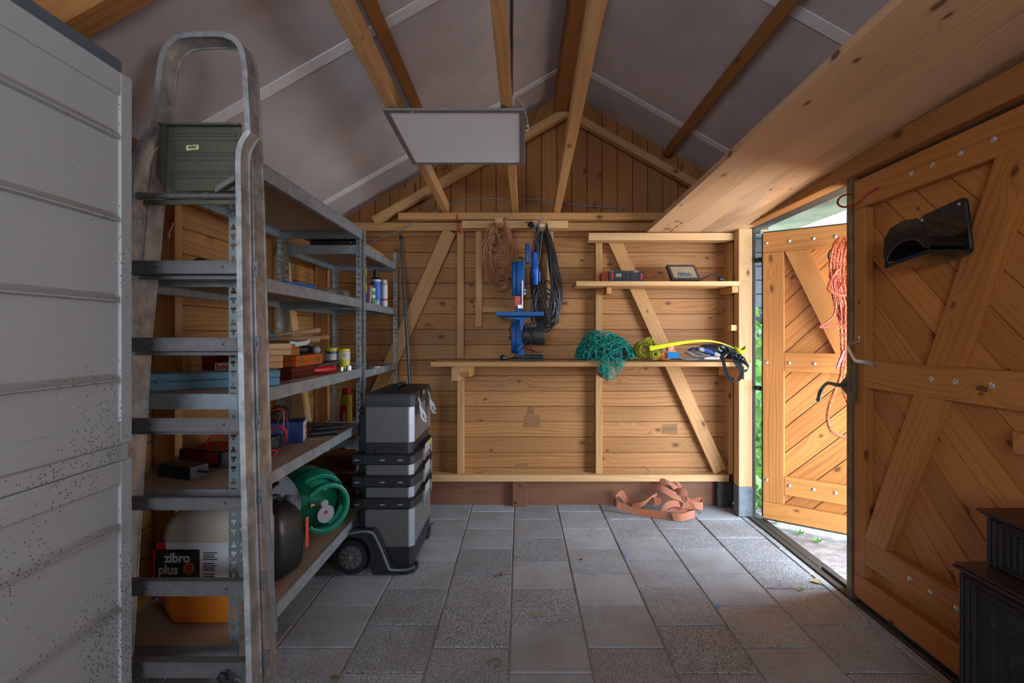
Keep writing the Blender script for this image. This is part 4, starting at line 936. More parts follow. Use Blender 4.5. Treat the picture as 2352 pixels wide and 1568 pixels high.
# --- bottom level
def canister_mat():
    m,t,b=newmat('canister_plastic'); tc=N(t,'ShaderNodeTexCoord'); sp=N(t,'ShaderNodeSeparateXYZ'); t.links.new(tc.outputs['Object'],sp.inputs[0])
    c=mixc(t,ramp(t,sp.outputs[2],.128,.134),(.62,.17,.012),(.46,.38,.29))
    t.links.new(c,b.inputs['Base Color']); b.inputs['Roughness'].default_value=.45; b.inputs['Subsurface Weight'].default_value=.15; b.inputs['Subsurface Radius'].default_value=(.02,.01,.005); return m
t=thing('fuel_canister','large cream and orange fuel canister with black and red printed label','canister',(-1.045,1.73,ZA1+.001)); x0,x1,yc=-1.190,-.885,1.735
cx=(x0+x1)/2; w=x1-x0
m_=MB(); z=ZA1+.001
m_.loft([[V(cx+a,yc+b,z+s) for a,b in rrect(ww,dd,min(rr,dd*.45),6)] for s,ww,dd,rr in((0,.24,.14,.03),(.012,w-.035,.17,.04),(.05,w-.008,.185,.04),(.10,w,.19,.04),(.30,w,.19,.04),(.335,w-.02,.185,.04),(.365,w-.07,.16,.04),(.385,.16,.10,.03))])
o=m_.build('body',canister_mat(),parent=t)
m_=MB(); m_.tube(smoothpath([V(cx-.09,yc,z+.375),V(cx-.07,yc,z+.405),V(cx+.02,yc,z+.41),V(cx+.05,yc,z+.38)],4),.012,10); m_.build('handle',cl('cream_p',(.46,.38,.29),.45),parent=t)
m_=MB(); m_.lathe([(.022,0),(.024,.005),(.024,.026),(.02,.03)],(cx+.10,yc,z+.372),(0,0,1),16); m_.build('cap',M['red_p'],parent=t)
yl=yc-.0957; L=lambda px,py:V((px-CX)*(yl)/F,yl,H-(py-CY)*(yl)/F)
m_=MB(); m_.box(L(356,0).x,L(556,0).x,yl-.0008,yl,L(0,1368).z,L(0,1246).z,m=0,bev=0); m_.box(L(352,0).x,L(359,0).x,yl-.0014,yl-.0002,L(0,1368).z,L(0,1246).z,m=1,bev=0); m_.box(L(352,0).x,L(381,0).x,yl-.0014,yl-.0002,L(0,1261).z,L(0,1246).z,m=1,bev=0); m_.box(L(356,0).x,L(380,0).x,yl-.0014,yl-.0002,L(0,1372).z,L(0,1368).z,m=1,bev=0)
m_.box(L(357,0).x,L(459,0).x,yl-.0018,yl-.0006,L(0,1336).z,L(0,1261).z,m=2,bev=0)
for k in range(15):
    if k%5!=4: m_.box(L(467,0).x,L(467+(26 if k%3 else 32),0).x,yl-.0014,yl-.0004,L(0,1268+k*4.9+2.2).z,L(0,1268+k*4.9).z,m=2,bev=0)
put_text(m_,'zibro',.0435,L(408,1281)-V(0,.0022,0),(1,0,0),(0,0,1),m=0,bold=.0014,sx=.92); put_text(m_,'plus',.0435,L(387,1308)-V(0,.0022,0),(1,0,0),(0,0,1),m=0,bold=.0014,sx=.92)
c=L(435,1304)-V(0,.0024,0)
for k in range(28):
    a=2*math.pi*k/28; d_=V(math.cos(a),0,math.sin(a)); e_=V(-math.sin(a),0,math.cos(a)); m_.add([c+d_*.008-e_*.0008,c+d_*.0215-e_*.0005,c+d_*.0215+e_*.0005,c+d_*.008+e_*.0008],[(0,1,2,3)],m=3)
m_.add([c-V(0,.0003,0)+V(math.cos(k*math.pi/8),0,math.sin(k*math.pi/8))*.0115 for k in range(16)],[list(range(16))],m=1)
m_.build('printed_label',[M['label_w'],M['red_p'],M['label_k'],cl('gold_p',(.75,.45,.08),.5)],parent=t)
t=thing('jerrycan','black plastic jerrycan on the bottom shelf beside the ladder','jerrycan',(-.99,2.02,ZA1+.001)); A=math.radians(77); X=V(math.cos(A),math.sin(A),0); Y=V(-math.sin(A),math.cos(A),0)
cn=V(-.935,1.885,0); c=cn+X*.115+Y*.085; z=ZA1+.001; cc=lambda a,b,s:V(c.x,c.y,z)+X*a+Y*b+V(0,0,s)
m_=MB(); m_.loft([[cc(a,b,s) for a,b in rrect(ww,dd,rr,6)] for s,ww,dd,rr in((0,.16,.11,.05),(.008,.20,.145,.06),(.03,.226,.165,.07),(.08,.235,.172,.075),(.18,.232,.170,.075),(.22,.215,.155,.07),(.25,.18,.125,.06),(.272,.13,.085,.04),(.282,.09,.05,.024))])
m_.build('body',cl('jerry_black',(.016,.016,.017),.32,var=.2,vs=9),parent=t)
m_=MB(); m_.tube(smoothpath([cc(-.080,0,.235),cc(-.078,0,.292),cc(-.03,0,.306),cc(.02,0,.296),cc(.045,0,.25)],4),.014,10); m_.build('handle',M['blackp'],parent=t)
m_=MB(); m_.lathe([(.020,0),(.021,.02),(.018,.024)],cc(.085,0,.262),(.1,.3,1),16); m_.build('cap',M['lid'],parent=t)
m_=MB(); m_.add([cc(.08,-.0862,.075),cc(.10,-.0858,.075),cc(.10,-.0858,.20),cc(.08,-.0862,.20)],[(0,1,2,3)]); m_.build('red_sticker',cl('orange_red',(.75,.07,.03),.4),parent=t)
# green gas bottle on its side, collar towards the room
t=thing('gas_bottle','green gas bottle with plastic collar and brass valve lying on its side','gas bottle',(-1.05,2.44,ZA1+.001))
M['green_g']=plain('gas_green',(.008,.24,.13),.3,0,.15,5,coat=.2)
ax=V(.74,-.67,-.06).normalized(); ctr=V(-.990,2.42,ZA1+.154)
m_=MB(); m_.lathe([(.02,-.21),(.10,-.205),(.13,-.18),(.142,-.14),(.142,-.06),(.132,-.04),(.122,-.015),(.105,.008),(.08,.024),(.05,.034),(.03,.036)],ctr,ax,36); m_.build('body',M['green_g'],parent=t)
a1=(V(0,0,1)-ax*ax.z).normalized(); a2=ax.cross(a1); nseg=72
def ringpt(r,h,k):
    th=2*math.pi*k/nseg; return ctr+ax*h+(a1*math.cos(th)+a2*math.sin(th))*r
hs=[(.150,-.045),(.152,-.035),(.149,-.022),(.147,-.005),(.143,.012),(.137,.030),(.130,.048),(.123,.066),(.118,.084),(.116,.100),(.117,.116)]
m_=MB()
for k in range(nseg):
    for j in range(len(hs)-1):
        if 10<=k<=25 and j>=5 and not(k<12 and j<6) and not(k>23 and j<6): continue      # mouth towards the room
        if (k>=62 or k<=5) and 5<=j<=7: continue                                          # grip window on top
        if 40<=k<=50 and 5<=j<=7: continue
        m_.add([ringpt(*hs[j],k),ringpt(*hs[j],k+1),ringpt(*hs[j+1],k+1),ringpt(*hs[j+1],k)],[(0,1,2,3)],tint=1)
o=m_.build('collar',M['green_g'],parent=t,recalc=False,smooth=0); bm=bmesh.new(); bm.from_mesh(o.data); bmesh.ops.remove_doubles(bm,verts=bm.verts,dist=1e-5); bm.to_mesh(o.data); bm.free(); o.data.shade_smooth()
sd=o.modifiers.new('s','SOLIDIFY'); sd.thickness=.020; sd.offset=-1; bv=o.modifiers.new('b','BEVEL'); bv.width=.005; bv.segments=2; bv.limit_method='ANGLE'
m_=MB(); m_.lathe([(.012,.035),(.014,.05),(.010,.062),(.008,.075)],ctr,ax,12); m_.lathe([(.018,.04),(.018,.052)],ctr,ax,6); m_.tube([ctr+ax*.052,ctr+ax*.056+a2*.045+a1*.01],.009,12); m_.lathe([(.008,0),(.014,.002),(.014,.012),(.008,.013)],ctr+ax*.056+a2*.045+a1*.01,a2,16); m_.build('valve',M['brass'],parent=t)
m_=MB(); dc=ctr+ax*.078-a1*.040-a2*.012; m_.lathe([(.042,0),(.042,.004)],dc,ax,24); m_.lathe([(.018,.0),(.018,.010),(.008,.012)],dc+a1*.055+a2*.01,ax,16); m_.build('tag_disc',cl('disc_grey',(.34,.34,.34),.5),parent=t)
m_=MB(); e=dc+ax*.0046+a1*.008; m_.add([e+a1*.012,e+a2*.010,e-a1*.012,e-a2*.010],[(0,1,2,3)]); m_.build('red_diamond',M['red_p'],parent=t)
m_=MB(); e=ctr+ax*.024+a2*.098+a1*.03; m_.add([e+a1*.03+ax*.02-a2*.012,e+a1*.03-ax*.012+a2*.006,e-a1*.03-ax*.012+a2*.006,e-a1*.03+ax*.02-a2*.012],[(0,1,2,3)]); m_.build('blue_sticker',cl('pale_blue',(.30,.42,.55),.4),parent=t)
# perforated grey plastic wheel trim
t=thing('wheel_trim','grey plastic wheel trim with round and triangular holes behind the jerrycan','wheel trim',(-1.13,2.2,ZA1+.001))
c=V(-1.165,2.20,ZA1+.185); ax=V(.50,-.84,.20).normalized(); a1=(V(0,0,1)-ax*ax.z).normalized(); a2=ax.cross(a1); ns=120; nr=26; RR=.178
m_=MB()
def rp(r,k): th=2*math.pi*k/ns; return c+(a1*math.cos(th)+a2*math.sin(th))*r+ax*(.02*(1-(r/RR)**2))
def hole(r,th):
    u_,v_=r*math.cos(th),r*math.sin(th)
    for q in range(8):
        a=2*math.pi*q/8+.2; cu,cv=.118*math.cos(a),.118*math.sin(a); du=(u_-cu)*math.cos(a)+(v_-cv)*math.sin(a); dv=-(u_-cu)*math.sin(a)+(v_-cv)*math.cos(a)
        if q%2==0 and (du/.030)**2+(dv/.022)**2<1: return True
        if q%2 and -.022<du<.026 and abs(dv)<(du+.022)*.5: return True
    return False
for k in range(ns):
    for j in range(1,nr):
        r0,r1=RR*j/nr,RR*(j+1)/nr
        if hole((r0+r1)/2,2*math.pi*(k+.5)/ns): continue
        m_.add([rp(r0,k),rp(r0,k+1),rp(r1,k+1),rp(r1,k)],[(0,1,2,3)],tint=1)
o=m_.build('disc',cl('trim_grey',(.22,.235,.26),.4,var=.15),parent=t,recalc=False,smooth=60); bm=bmesh.new(); bm.from_mesh(o.data); bmesh.ops.remove_doubles(bm,verts=bm.verts,dist=1e-5); bm.to_mesh(o.data); bm.free(); sd=o.modifiers.new('s','SOLIDIFY'); sd.thickness=.004
m_=MB(); m_.tube([c+(a1*math.cos(k*math.pi/24)+a2*math.sin(k*math.pi/24))*RR for k in range(48)],.006,8,loop=True); m_.build('rim',M['trim_grey'],parent=t)
t=thing('wooden_crate','dark brown wooden crate at the back of the bottom shelf of the far rack','crate',(-1.1,3.1,.247)); m_=MB(); m_.box(-1.27,-.93,2.84,3.38,.247,.43,'x'); m_.build('body',M['mahog'],parent=t); m_=MB(); m_.box(-1.275,-.925,2.835,3.385,.4305,.446,'x'); m_.build('lid',M['plinth'],parent=t)
m_=MB(); m_.box(-1.15,-.99,2.826,2.834,.405,.425,'x'); m_.build('grip',M['mahog'],parent=t)
# pole leaning in the corner
t=thing('long_pole','long thin dark metal pole leaning in the back left corner','pole',(-.66,3.22,0)); p0,p1=P(962,1202,3.22),P(920.5,541,3.53); p0.z=.004
m_=MB(); m_.tube([p0,p0.lerp(p1,.985)],.0115,12); m_.build('tube',cl('pole_grey',(.10,.12,.12),.35,metal=.5),parent=t); m_=MB(); m_.tube([p0.lerp(p1,.986),p1],.0125,12); m_.build('end_cap',M['blackp'],parent=t)
m_=MB(); q=P(398,523,1.975); m_.tube([q+V(0,0,.02),q+V(-.004,-.004,.0),q+V(-.012,-.004,-.014)],.003,6); m_.box(q.x-.018,q.x-.008,q.y-.008,q.y-.005,q.z-.045,q.z-.012); tag(m_.build('hook_key',M['bolt']),'small key hanging from a nail on the left wall stud','key')
# ================================================================== TOOL TROLLEY
M['tb_grey']=plain('toolbox_grey',(.155,.145,.135),.45,.25,.1,40); M['tb_highlight']=metal('toolbox_corner_highlight',(.42,.44,.47),.4,.1,.6); M['tb_black']=plain('toolbox_black',(.014,.014,.015),.5,0,.2,60,.1,300)
M['lab_pale']=plain('pale_label',(.36,.36,.30),.5)
ZT=lambda py:H-(py-CY)*2.58/F
G='stacked tool trolley modules'
xl,xr,y0_,y1_=-.802,-.552,2.58,3.07
def shell(mb,xa,xb,ya,yb,za,zb,c=.02,m=0,top=None):
    r=lambda d,z:[V(xa+c*.3,ya+0,z),V(xb-c,ya,z),V(xb,ya+c,z),V(xb,yb-c,z),V(xb-c,yb,z),V(xa+c*.3,yb,z),V(xa,yb-c*.3,z),V(xa,ya+c*.3,z)]
    mb.loft([r(0,za),r(0,zb)],m=m)
def bodyshell(parent,xa,xb,ya,yb,za,zb,nm='body'):
    m_=MB(); shell(m_,xa,xb,ya,yb,za,zb); m_.build(nm,M['tb_grey'],parent=parent)
    c=.02
    for y,s in((ya,1),(yb,-1)):
        m_=MB()
        m_.prism([V(xb-c-.006,y-s*.0015,za),V(xb-c,y-s*.0015,za),V(xb+.0015,y+s*(c),za),V(xb+.0015,y+s*(c+.014),za),V(xb-.001,y+s*(c+.014),za),V(xb-.001,y+s*c,za),V(xb-c,y+s*.001,za),V(xb-c-.006,y+s*.001,za)],(0,0,zb-za))
        m_.build('corner_highlight',M['tb_highlight'],parent=parent)  # pale strip along the chamfer, corner highlight put into the colour
def flange(parent,za,zb,grip=True):
    m_=MB(); xa=-.8035
    for q0,q1 in((2.560,2.645),(3.0,3.086)): m_.box(-.863,-.8035,q0,q1,za+.001,zb-.001,bev=.004)
    m_.loft([[V(xa+a,b,z) for a,b in((0,ya),(xb-xa-.02,ya),(xb-xa,ya+.02),(xb-xa,yb-.02),(xb-xa-.02,yb),(0,yb))] for z,xb,ya,yb in((za,-.553,2.562,3.085),(za+.008,-.542,2.556,3.09),(zb-.008,-.542,2.556,3.09),(zb,-.550,2.562,3.085))])
    # bowed front with grip
    m_.loft([[V(-.545+d,y,z) for d,z in((0,za+.004),(w,za+.006),(w,zb-.004),(0,zb-.002))] for y,w in((2.60,.002),(2.66,.012),(2.72,.020),(2.93,.020),(2.99,.012),(3.05,.002))])
    m_.build('lid_flange',M['tb_black'],parent=parent)
    for x in(-.835,-.705,-.612):
        m_=MB(); m_.box(x-.013,x+.013,2.5535,2.556,(za+zb)/2-.004,(za+zb)/2+.003,bev=.001); m_.build('slot_plate',M['pull'],parent=parent)
    for y in(2.715,2.925):
        m_=MB(); m_.box(-.535,-.518,y-.012,y+.012,za-.012,zb-.004,'z',bev=.002); m_.build('clip',cl('clip_grey',(.17,.18,.20),.4),parent=parent)
    m_=MB(); m_.box(-.5245,-.522,2.75,2.89,za+.012,zb+.012,bev=.001); m_.build('name_strip',M['lab_pale'],parent=parent)
# bottom bin with wheels
t=thing('wheeled_tool_bin','large grey wheeled bottom bin of the tool trolley with black base','tool box',(-.68,2.83,0),G)
bodyshell(t,xl,xr,y0_,y1_,.126,.3235)
m_=MB(); shell(m_,xl+.002,xr-.002,y0_+.002,y1_-.002,.030,.1258); m_.build('base',M['tb_black'],parent=t)
flange(t,.324,.378)
PX=lambda px,py,d=2.555:V((px-CX)*d/F,d,H-(py-CY)*d/F)
def zz(x,y): return (740+x*.1658,1080+y*.1658)
prof=[(395,835),(440,800),(720,795),(770,850),(855,1040),(945,1300),(985,1330),(1180,1330),(1195,1420),(720,1425),(690,1380),(690,1150),(640,1000),(540,920),(440,900),(385,910)]
for yy in(2.535,3.085):
    m_=MB(); pts=[PX(*zz(*p),2.555) for p in prof]; m_.prism([V(p.x,yy,max(p.z,.004)) for p in pts],(0,.030,0)); m_.build('wheel_arch',M['tb_black'],parent=t)
    m_=MB(); q=[PX(*zz(*p),2.555) for p in((400,850),(560,822),(690,830),(745,880),(840,1080),(925,1300),(975,1345),(1185,1345),(1290,1300))]; q=[V(p.x,yy-.004 if yy<3 else yy+.034,p.z) for p in q]; m_.tube(smoothpath(q,3),.0065,8); m_.build('arch_bead',cl('bead_grey',(.13,.14,.16),.35),parent=t)
m_=MB(); m_.prism([V(-.60,2.536,.006),V(-.545,2.55,.006),V(-.530,2.60,.006),V(-.545,2.64,.006),V(-.60,2.64,.006)],(0,0,.022)); m_.build('foot',M['tb_black'],parent=t)
m_=MB(); m_.box(-.60,-.545,2.98,3.06,.004,.05); m_.build('foot',M['tb_black'],parent=t)
for i,yy in enumerate((2.553,3.075)):
    m_=MB(); c=V(-.860,yy,.089); sg=-1 if i==0 else 1
    m_.lathe([(.060,-.019),(.084,-.019),(.088,-.012),(.088,.012),(.084,.019),(.060,.019)],c,(0,sg,0),36,cap=False)
    w=m_.build('wheel',M['tb_black'],parent=t)
    m_=MB(); m_.lathe([(.059,.006),(.0625,.017),(.059,.0175),(.057,.012)],c,(0,sg,0),32,cap=False)
    m_.lathe([(.058,-.01),(.058,.002)],c,(0,sg,0),32)
    for k in range(10):
        a=2*math.pi*k/10; u_=V(math.cos(a),0,math.sin(a)); v_=V(-math.sin(a),0,math.cos(a)); b=c+V(0,sg*.002,0)
        m_.prism([b+u_*.014-v_*.004,b+u_*.058-v_*.011,b+u_*.058+v_*.004,b+u_*.014+v_*.003],(0,sg*.012,0))
    m_.lathe([(.016,.0),(.015,.016),(.010,.018)],c,(0,sg,0),16); m_.build('rim',cl('rim_grey',(.14,.13,.13),.45),parent=w)
    m_=MB(); m_.lathe([(.007,.017),(.006,.023),(.003,.0235)],c,(0,sg,0),12); m_.build('hub_cap',M['bolt'],parent=w)
m_=MB(); m_.box(-.858,-.818,2.66,2.70,.16,.80,'z',bev=.006); m_.box(-.858,-.818,2.94,2.98,.16,.80,'z',bev=.006); m_.box(-.858,-.818,2.66,2.98,.8002,.825,'y',bev=.005)
m_.build('pull_frame',M['tb_black'],parent=t)
# two middle organiser drawers
for za,zb,fa,fb,lab in((.3795,.436,.4365,.494,'lower thin organiser box of the tool trolley, above the wheeled bin'),(.4955,.551,.5515,.606,'upper thin organiser box of the tool trolley, with yellow label, below the top box')):
    t=thing('organiser_box',lab,'tool box',(-.68,2.83,za),G)
    bodyshell(t,xl+.002,xr-.002,y0_+.001,y1_-.002,za,fa-.0004); flange(t,fa,fb)
    if fb>.6:
        m_=MB(); m_.box(-.5215,-.519,2.895,2.93,fb-.022,fb+.014,bev=.001); m_.build('yellow_label',M['yellow_p'],parent=t)
        m_=MB(); m_.sweep(smoothpath([V(-.755,2.566,.606),V(-.752,2.566,.628),V(-.742,2.566,.638),V(-.628,2.566,.638),V(-.618,2.566,.628),V(-.612,2.566,.606)],3),.006,.012,(0,1,0)); m_.build('carry_handle',M['tb_black'],parent=t)
# top box
t=thing('top_tool_box','grey top tool box with black lid and silver toggle catches hanging open','tool box',(-.68,2.83,.607),G)
m_=MB(); shell(m_,xl,xr-.008,y0_+.001,y1_-.001,.607,.664); m_.build('base',M['tb_black'],parent=t)
bodyshell(t,xl+.002,xr,y0_,y1_,.6645,.846)
m_=MB(); r=lambda xa,xb,ya,yb,z,c=.02:[V(xa,ya,z),V(xb-c,ya,z),V(xb,ya+c,z),V(xb,yb-c,z),V(xb-c,yb,z),V(xa,yb,z)]
m_.loft([r(-.804,-.546,2.575,3.075,.8465),r(-.804,-.546,2.575,3.075,.895),r(-.796,-.552,2.583,3.067,.915),r(-.770,-.575,2.61,3.04,.922)])
m_.build('lid',M['tb_black'],parent=t)
m_=MB(); m_.sweep(smoothpath([V(-.68,2.70,.915),V(-.68,2.715,.935),V(-.68,2.75,.942),V(-.68,2.88,.942),V(-.68,2.915,.935),V(-.68,2.93,.915)],3),.012,.03,(1,0,0)); m_.build('carry_handle',M['tb_black'],parent=t)
for y in(2.66,2.945):
    m_=MB(); m_.box(-.5515,-.542,y-.024,y+.024,.80,.905,'z',bev=.002); m_.build('catch_plate',M['tb_black'],parent=t)
    m_=MB(); m_.sweep([V(-.540,y,.885),V(-.532,y,.86),V(-.530,y,.835)],.004,.020,(0,1,0)); m_.sweep([V(-.530,y,.84),V(-.522,y,.81),V(-.522,y,.785),V(-.510,y,.765),V(-.496,y,.760)],.010,.026,(0,1,0)); m_.sweep([V(-.526,y+.004,.83),V(-.508,y+.004,.80),V(-.502,y+.004,.775)],.008,.020,(0,1,0)); m_.build('toggle_catch',M['bolt'],parent=t)
m_=MB(); m_.box(-.5455,-.538,2.76,2.86,.872,.915,bev=.003); m_.build('grip_block',M['tb_black'],parent=t)
m_=MB(); m_.box(-.5378,-.5368,2.775,2.80,.893,.910,bev=0); m_.build('yellow_label',M['yellow_p'],parent=t)
# ================================================================== WORKBENCH AND BACK WALL
t=thing('workbench','long wooden workbench plank fixed along the back wall','workbench',(.43,3.35,.93))
m_=MB(); m_.box(-.558,1.436,3.10,3.33,1.021,1.05,bev=.004); m_.build('front_plank',M['timber'],parent=t)
m_=MB(); m_.box(-.535,1.436,3.334,3.548,1.021,1.051,bev=.004); m_.build('rear_plank',M['bench'],parent=t)
m_=MB(); m_.box(-.535,.50,3.17,3.30,1.0502,1.054,bev=.001); m_.build('work_surface',M['bench'],parent=t)
def bracket(pts,x0,w,mat): m_=MB(); m_.prism([V(x0,y,z) for y,z in pts],(w,0,0),(0,1,0)); return m_.build('bracket',mat,parent=t)
bracket([(3.13,1.020),(3.13,.93),(3.16,.925),(3.549,.925),(3.549,1.020)],-.43,.045,M['bench'])
bracket([(3.145,1.020),(3.145,.985),(3.19,.955),(3.25,.945),(3.549,.935),(3.549,1.020)],-.384,.06,M['timber'])
bracket([(3.13,1.020),(3.13,.930),(3.549,.930),(3.549,1.020)],.548,.048,M['bench'])
bracket([(3.115,1.020),(3.115,.940),(3.52,.935),(3.52,1.020)],1.394,.040,M['pale'])
t=thing('wall_shelf','short upper wooden wall shelf holding the radio and floodlight','shelf',(.9,3.42,1.5))
m_=MB(); m_.box(.368,1.446,3.30,3.42,1.542,1.572,bev=.003); m_.box(.368,1.446,3.423,3.545,1.542,1.572,bev=.003); m_.build('plank',M['pale'],parent=t)
m_=MB(); m_.box(.586,.619,3.395,3.548,1.497,1.541,'y'); m_.build('bracket',M['timber'],parent=t)
m_=MB(); m_.box(1.408,1.448,3.325,3.53,1.500,1.541,'y'); m_.build('bracket',M['timber'],parent=t)
# pegs
m_=MB(); m_.timber((-.143,3.27,1.968),(-.138,3.492,1.968),.047,.030,side=(1,0,0)); tag(m_.build('peg',M['pale']),'pale wooden peg carrying the coil of brown wire','peg','wooden pegs')
t=thing('peg','wooden peg with small white sticker carrying the black cable','peg',(.144,3.39,1.93),'wooden pegs')
m_=MB(); m_.timber((.145,3.30,1.955),(.142,3.492,1.955),.048,.055,side=(1,0,0)); m_.build('wood_block',M['timber'],parent=t)
m_=MB(); m_.box(.133,.155,3.2985,3.2995,1.93,1.948,bev=0); m_.build('sticker',M['white_p'],parent=t)
# brown wire coil
random.seed(21)
M['wire_b']=plain('brown_wire',(.52,.22,.10),.4,0,.3,30); m_=MB()
for k in range(22):
    a=random.uniform(.060,.112); b=random.uniform(.17,.235); cx_=-.143+random.uniform(-.018,.018); y=3.41+random.uniform(0,.07); ph=random.uniform(-.08,.08); top=1.991; pts=[]
    for i in range(22):
        th=2*math.pi*i/22; rr=1+.04*math.sin(3*th+k); x=a*math.sin(th)*rr*(1.0 if math.cos(th)<.2 else .85); z=math.cos(th)*b*rr
        pts.append(V(cx_+x+z*ph,y+.008*math.sin(2*th+k),top-b+z+random.uniform(-.003,.003)))
    m_.tube(smoothpath(pts,3,True),.0024,5,loop=True)
for k in range(7):
    p=[V(-.143+random.uniform(-.09,.09),3.44+random.uniform(-.03,.03),1.95-.42*i/3*random.uniform(.6,1)) for i in range(4)]; m_.tube(smoothpath(p,6),.0022,5)
for k in range(4):
    c=V(-.205+.006*k,3.40,1.90-.018*k); m_.tube([c+V(.02*math.cos(q),.02*math.sin(q)+0,.006*math.sin(q*1)) for q in[j*math.pi/6 for j in range(12)]],.0026,5,loop=True)
tag(m_.build('wire_coil',M['wire_b']),'big coil of thin brown wire hanging from the left peg','wire')
# black extension cable
t=thing('extension_cable','bundled black extension cable with blue connectors hanging from the right peg','cable',(.15,3.38,1.28)); m_=MB()
for k in range(15):
    a=random.uniform(.045,.082); b=random.uniform(.30,.365); cx_=.165+random.uniform(-.01,.02); y=3.41+random.uniform(0,.075); pts=[]
    for i in range(20):
        th=2*math.pi*i/20; z=math.cos(th); wd_=a*(1.15-.55*z) if z<0 else a*(.95-.35*z)
        pts.append(V(cx_+math.sin(th)*wd_+.012*math.sin(th*2+k*1.3)+(-.02 if z>0 else .012)*abs(z),y+.01*math.sin(3*th+k),1.99-b+z*b))
    m_.tube(smoothpath(pts,3,True),.0048,7,loop=True)
for k in range(6):
    cz=1.40+random.uniform(-.05,.06); pts=[V(.165+.08*math.sin(q)*(1+.2*math.sin(k)),3.405-.002*k,cz+.11*math.cos(q)*(1+.2*math.cos(k*2))) for q in[j*math.pi/7 for j in range(14)]]; m_.tube(smoothpath(pts,3,True),.0048,7,loop=True)
for k in range(3): m_.tube(smoothpath([V(.12+.012*k,3.40,1.93-.02*k),V(.085,3.395,1.80),V(.10+.02*k,3.395,1.62),V(.15+.02*k,3.395,1.45),V(.20,3.395,1.30)],5),.0048,7)
m_.build('cord',plain('cord_black',(.022,.023,.025),.4),parent=t)
M['blue_c']=plain('blue_connector',(.008,.11,.45),.35); yc=3.36
m_=MB(); m_.lathe([(.014,0),(.020,.012),(.022,.05),(.024,.055),(.026,.10),(.026,.115),(.023,.12),(.022,.19),(.019,.215),(.016,.218)],(.103,yc,1.553),(-.04,0,1),18); m_.build('blue_connector',M['blue_c'],parent=t)
m_=MB(); m_.loft([[V(.128+a,yc+b,z) for a,b in rrect(.014*w,.03,.006*w,3)] for z,w in((1.575,.6),(1.585,1),(1.625,1),(1.64,.6))]); m_.build('flap',M['blue_c'],parent=t)
m_=MB(); m_.loft([[V(.050+a,yc+.01+b,z) for a,b in rrect(.034*w,.04*w,.008*w,3)] for z,w in((1.70,.85),(1.71,1),(1.82,1),(1.83,.85))]); m_.build('blue_socket',cl('blue_c2',(.006,.06,.26),.4),parent=t)
m_=MB(); m_.lathe([(.012,0),(.019,.01),(.021,.03)],(.078,3.31,1.935),(-.35,-.8,.3),14); m_.build('plug',M['blackp'],parent=t)
m_=MB(); m_.tube(smoothpath([V(.068,3.285,1.925),V(.085,3.28,1.915),V(.11,3.28,1.935),V(.13,3.28,1.965),V(.15,3.285,1.985)],4),.003,6); m_.build('blue_strap',M['blue_c'],parent=t)
# band saw
t=thing('band_saw','small blue band saw with table standing on the workbench','band saw',(.05,3.3,1.0545)); d=3.29
q=lambda px,py,dd=d:V((px-CX)*dd/F,dd,H-(py-CY)*dd/F)
M['saw']=plain('saw_blue',(.008,.10,.34),.45,0,.12,12,spec=.3); x_=lambda px:(px-CX)*d/F; z_=lambda py:H-(py-CY)*d/F
m_=MB(); m_.loft([[V((x_(1187)+x_(1203))/2+dx+a,3.335+b*w,z) for a,b in rrect(x_(1203)-x_(1184),.12,.010,3)] for z,w,dx in((z_(679),.75,0),(z_(670),.95,0),(z_(640),1,0),(z_(607),.95,0),(z_(600),.75,0))]); 
m_.loft([[V((x_(1176)+x_(1188))/2+a,3.335+b*w,z) for a,b in rrect(x_(1188)-x_(1175.5)-.001,.11,.008,3)] for z,w in((z_(677),.6),(z_(664),.9),(z_(635),1),(z_(608),.9),(z_(600),.6))]); m_.build('upper_wheel_cover',M['saw'],parent=t)
m_=MB(); m_.box(x_(1185),x_(1201),3.40,3.44,z_(735),z_(679)-.001,'z'); m_.build('column',M['saw'],parent=t)
m_=MB(); m_.box(x_(1182),x_(1196.5),3.275,3.33,z_(704),z_(679.5),'z',bev=.003); m_.build('blade_guard',cl('guard_red',(.62,.045,.012),.4),parent=t)
m_=MB(); m_.box(x_(1198.5),x_(1201),3.27,3.30,z_(709),z_(645),'z',bev=.001); m_.box(x_(1189),x_(1201),3.272,3.295,z_(709),z_(700),'x',bev=.002); m_.box(x_(1203),x_(1208),3.29,3.32,z_(676),z_(664)); m_.build('blade_guide',M['pull'],parent=t)
m_=MB(); m_.lathe([(.012,0),(.012,.025)],q(1209,670,3.3),(0,-1,0),12); m_.build('guide_knob',M['blackp'],parent=t)
m_=MB(); m_.lathe([(.006,0),(.006,.03),(.016,.031),(.017,.040),(.010,.042)],V(x_(1198),3.36,z_(600)),(.0,0,1),12); m_.tube([V(x_(1191),3.36,z_(589)),V(x_(1206),3.36,z_(590))],.007,8); m_.build('tension_knob',M['steel_dark'],parent=t)
for px,py in((1171,638),(1208,648)):
    m_=MB(); m_.lathe([(.004,0),(.004,.014),(.010,.015),(.010,.026)],V(x_(1177 if px<1190 else 1201),3.33,z_(py)),(-1 if px<1190 else 1,0,0),10); m_.build('side_knob',M['blackp'],parent=t)
m_=MB(); m_.box(x_(1141),x_(1247),3.13,3.385,z_(727)+.0,z_(718),bev=.002); m_.build('saw_table',M['saw'],parent=t)
m_=MB(); m_.prism([q(1157,728,3.22),q(1218,728,3.22),q(1205,734,3.22),q(1200,760,3.22),q(1196,760,3.22),q(1194,735,3.22),q(1175,732,3.22)],(0,.10,0)); m_.lathe([(.006,0),(.005,.004)],q(1163,731,3.219),(0,-1,0),8); m_.build('table_bracket',M['saw'],parent=t)
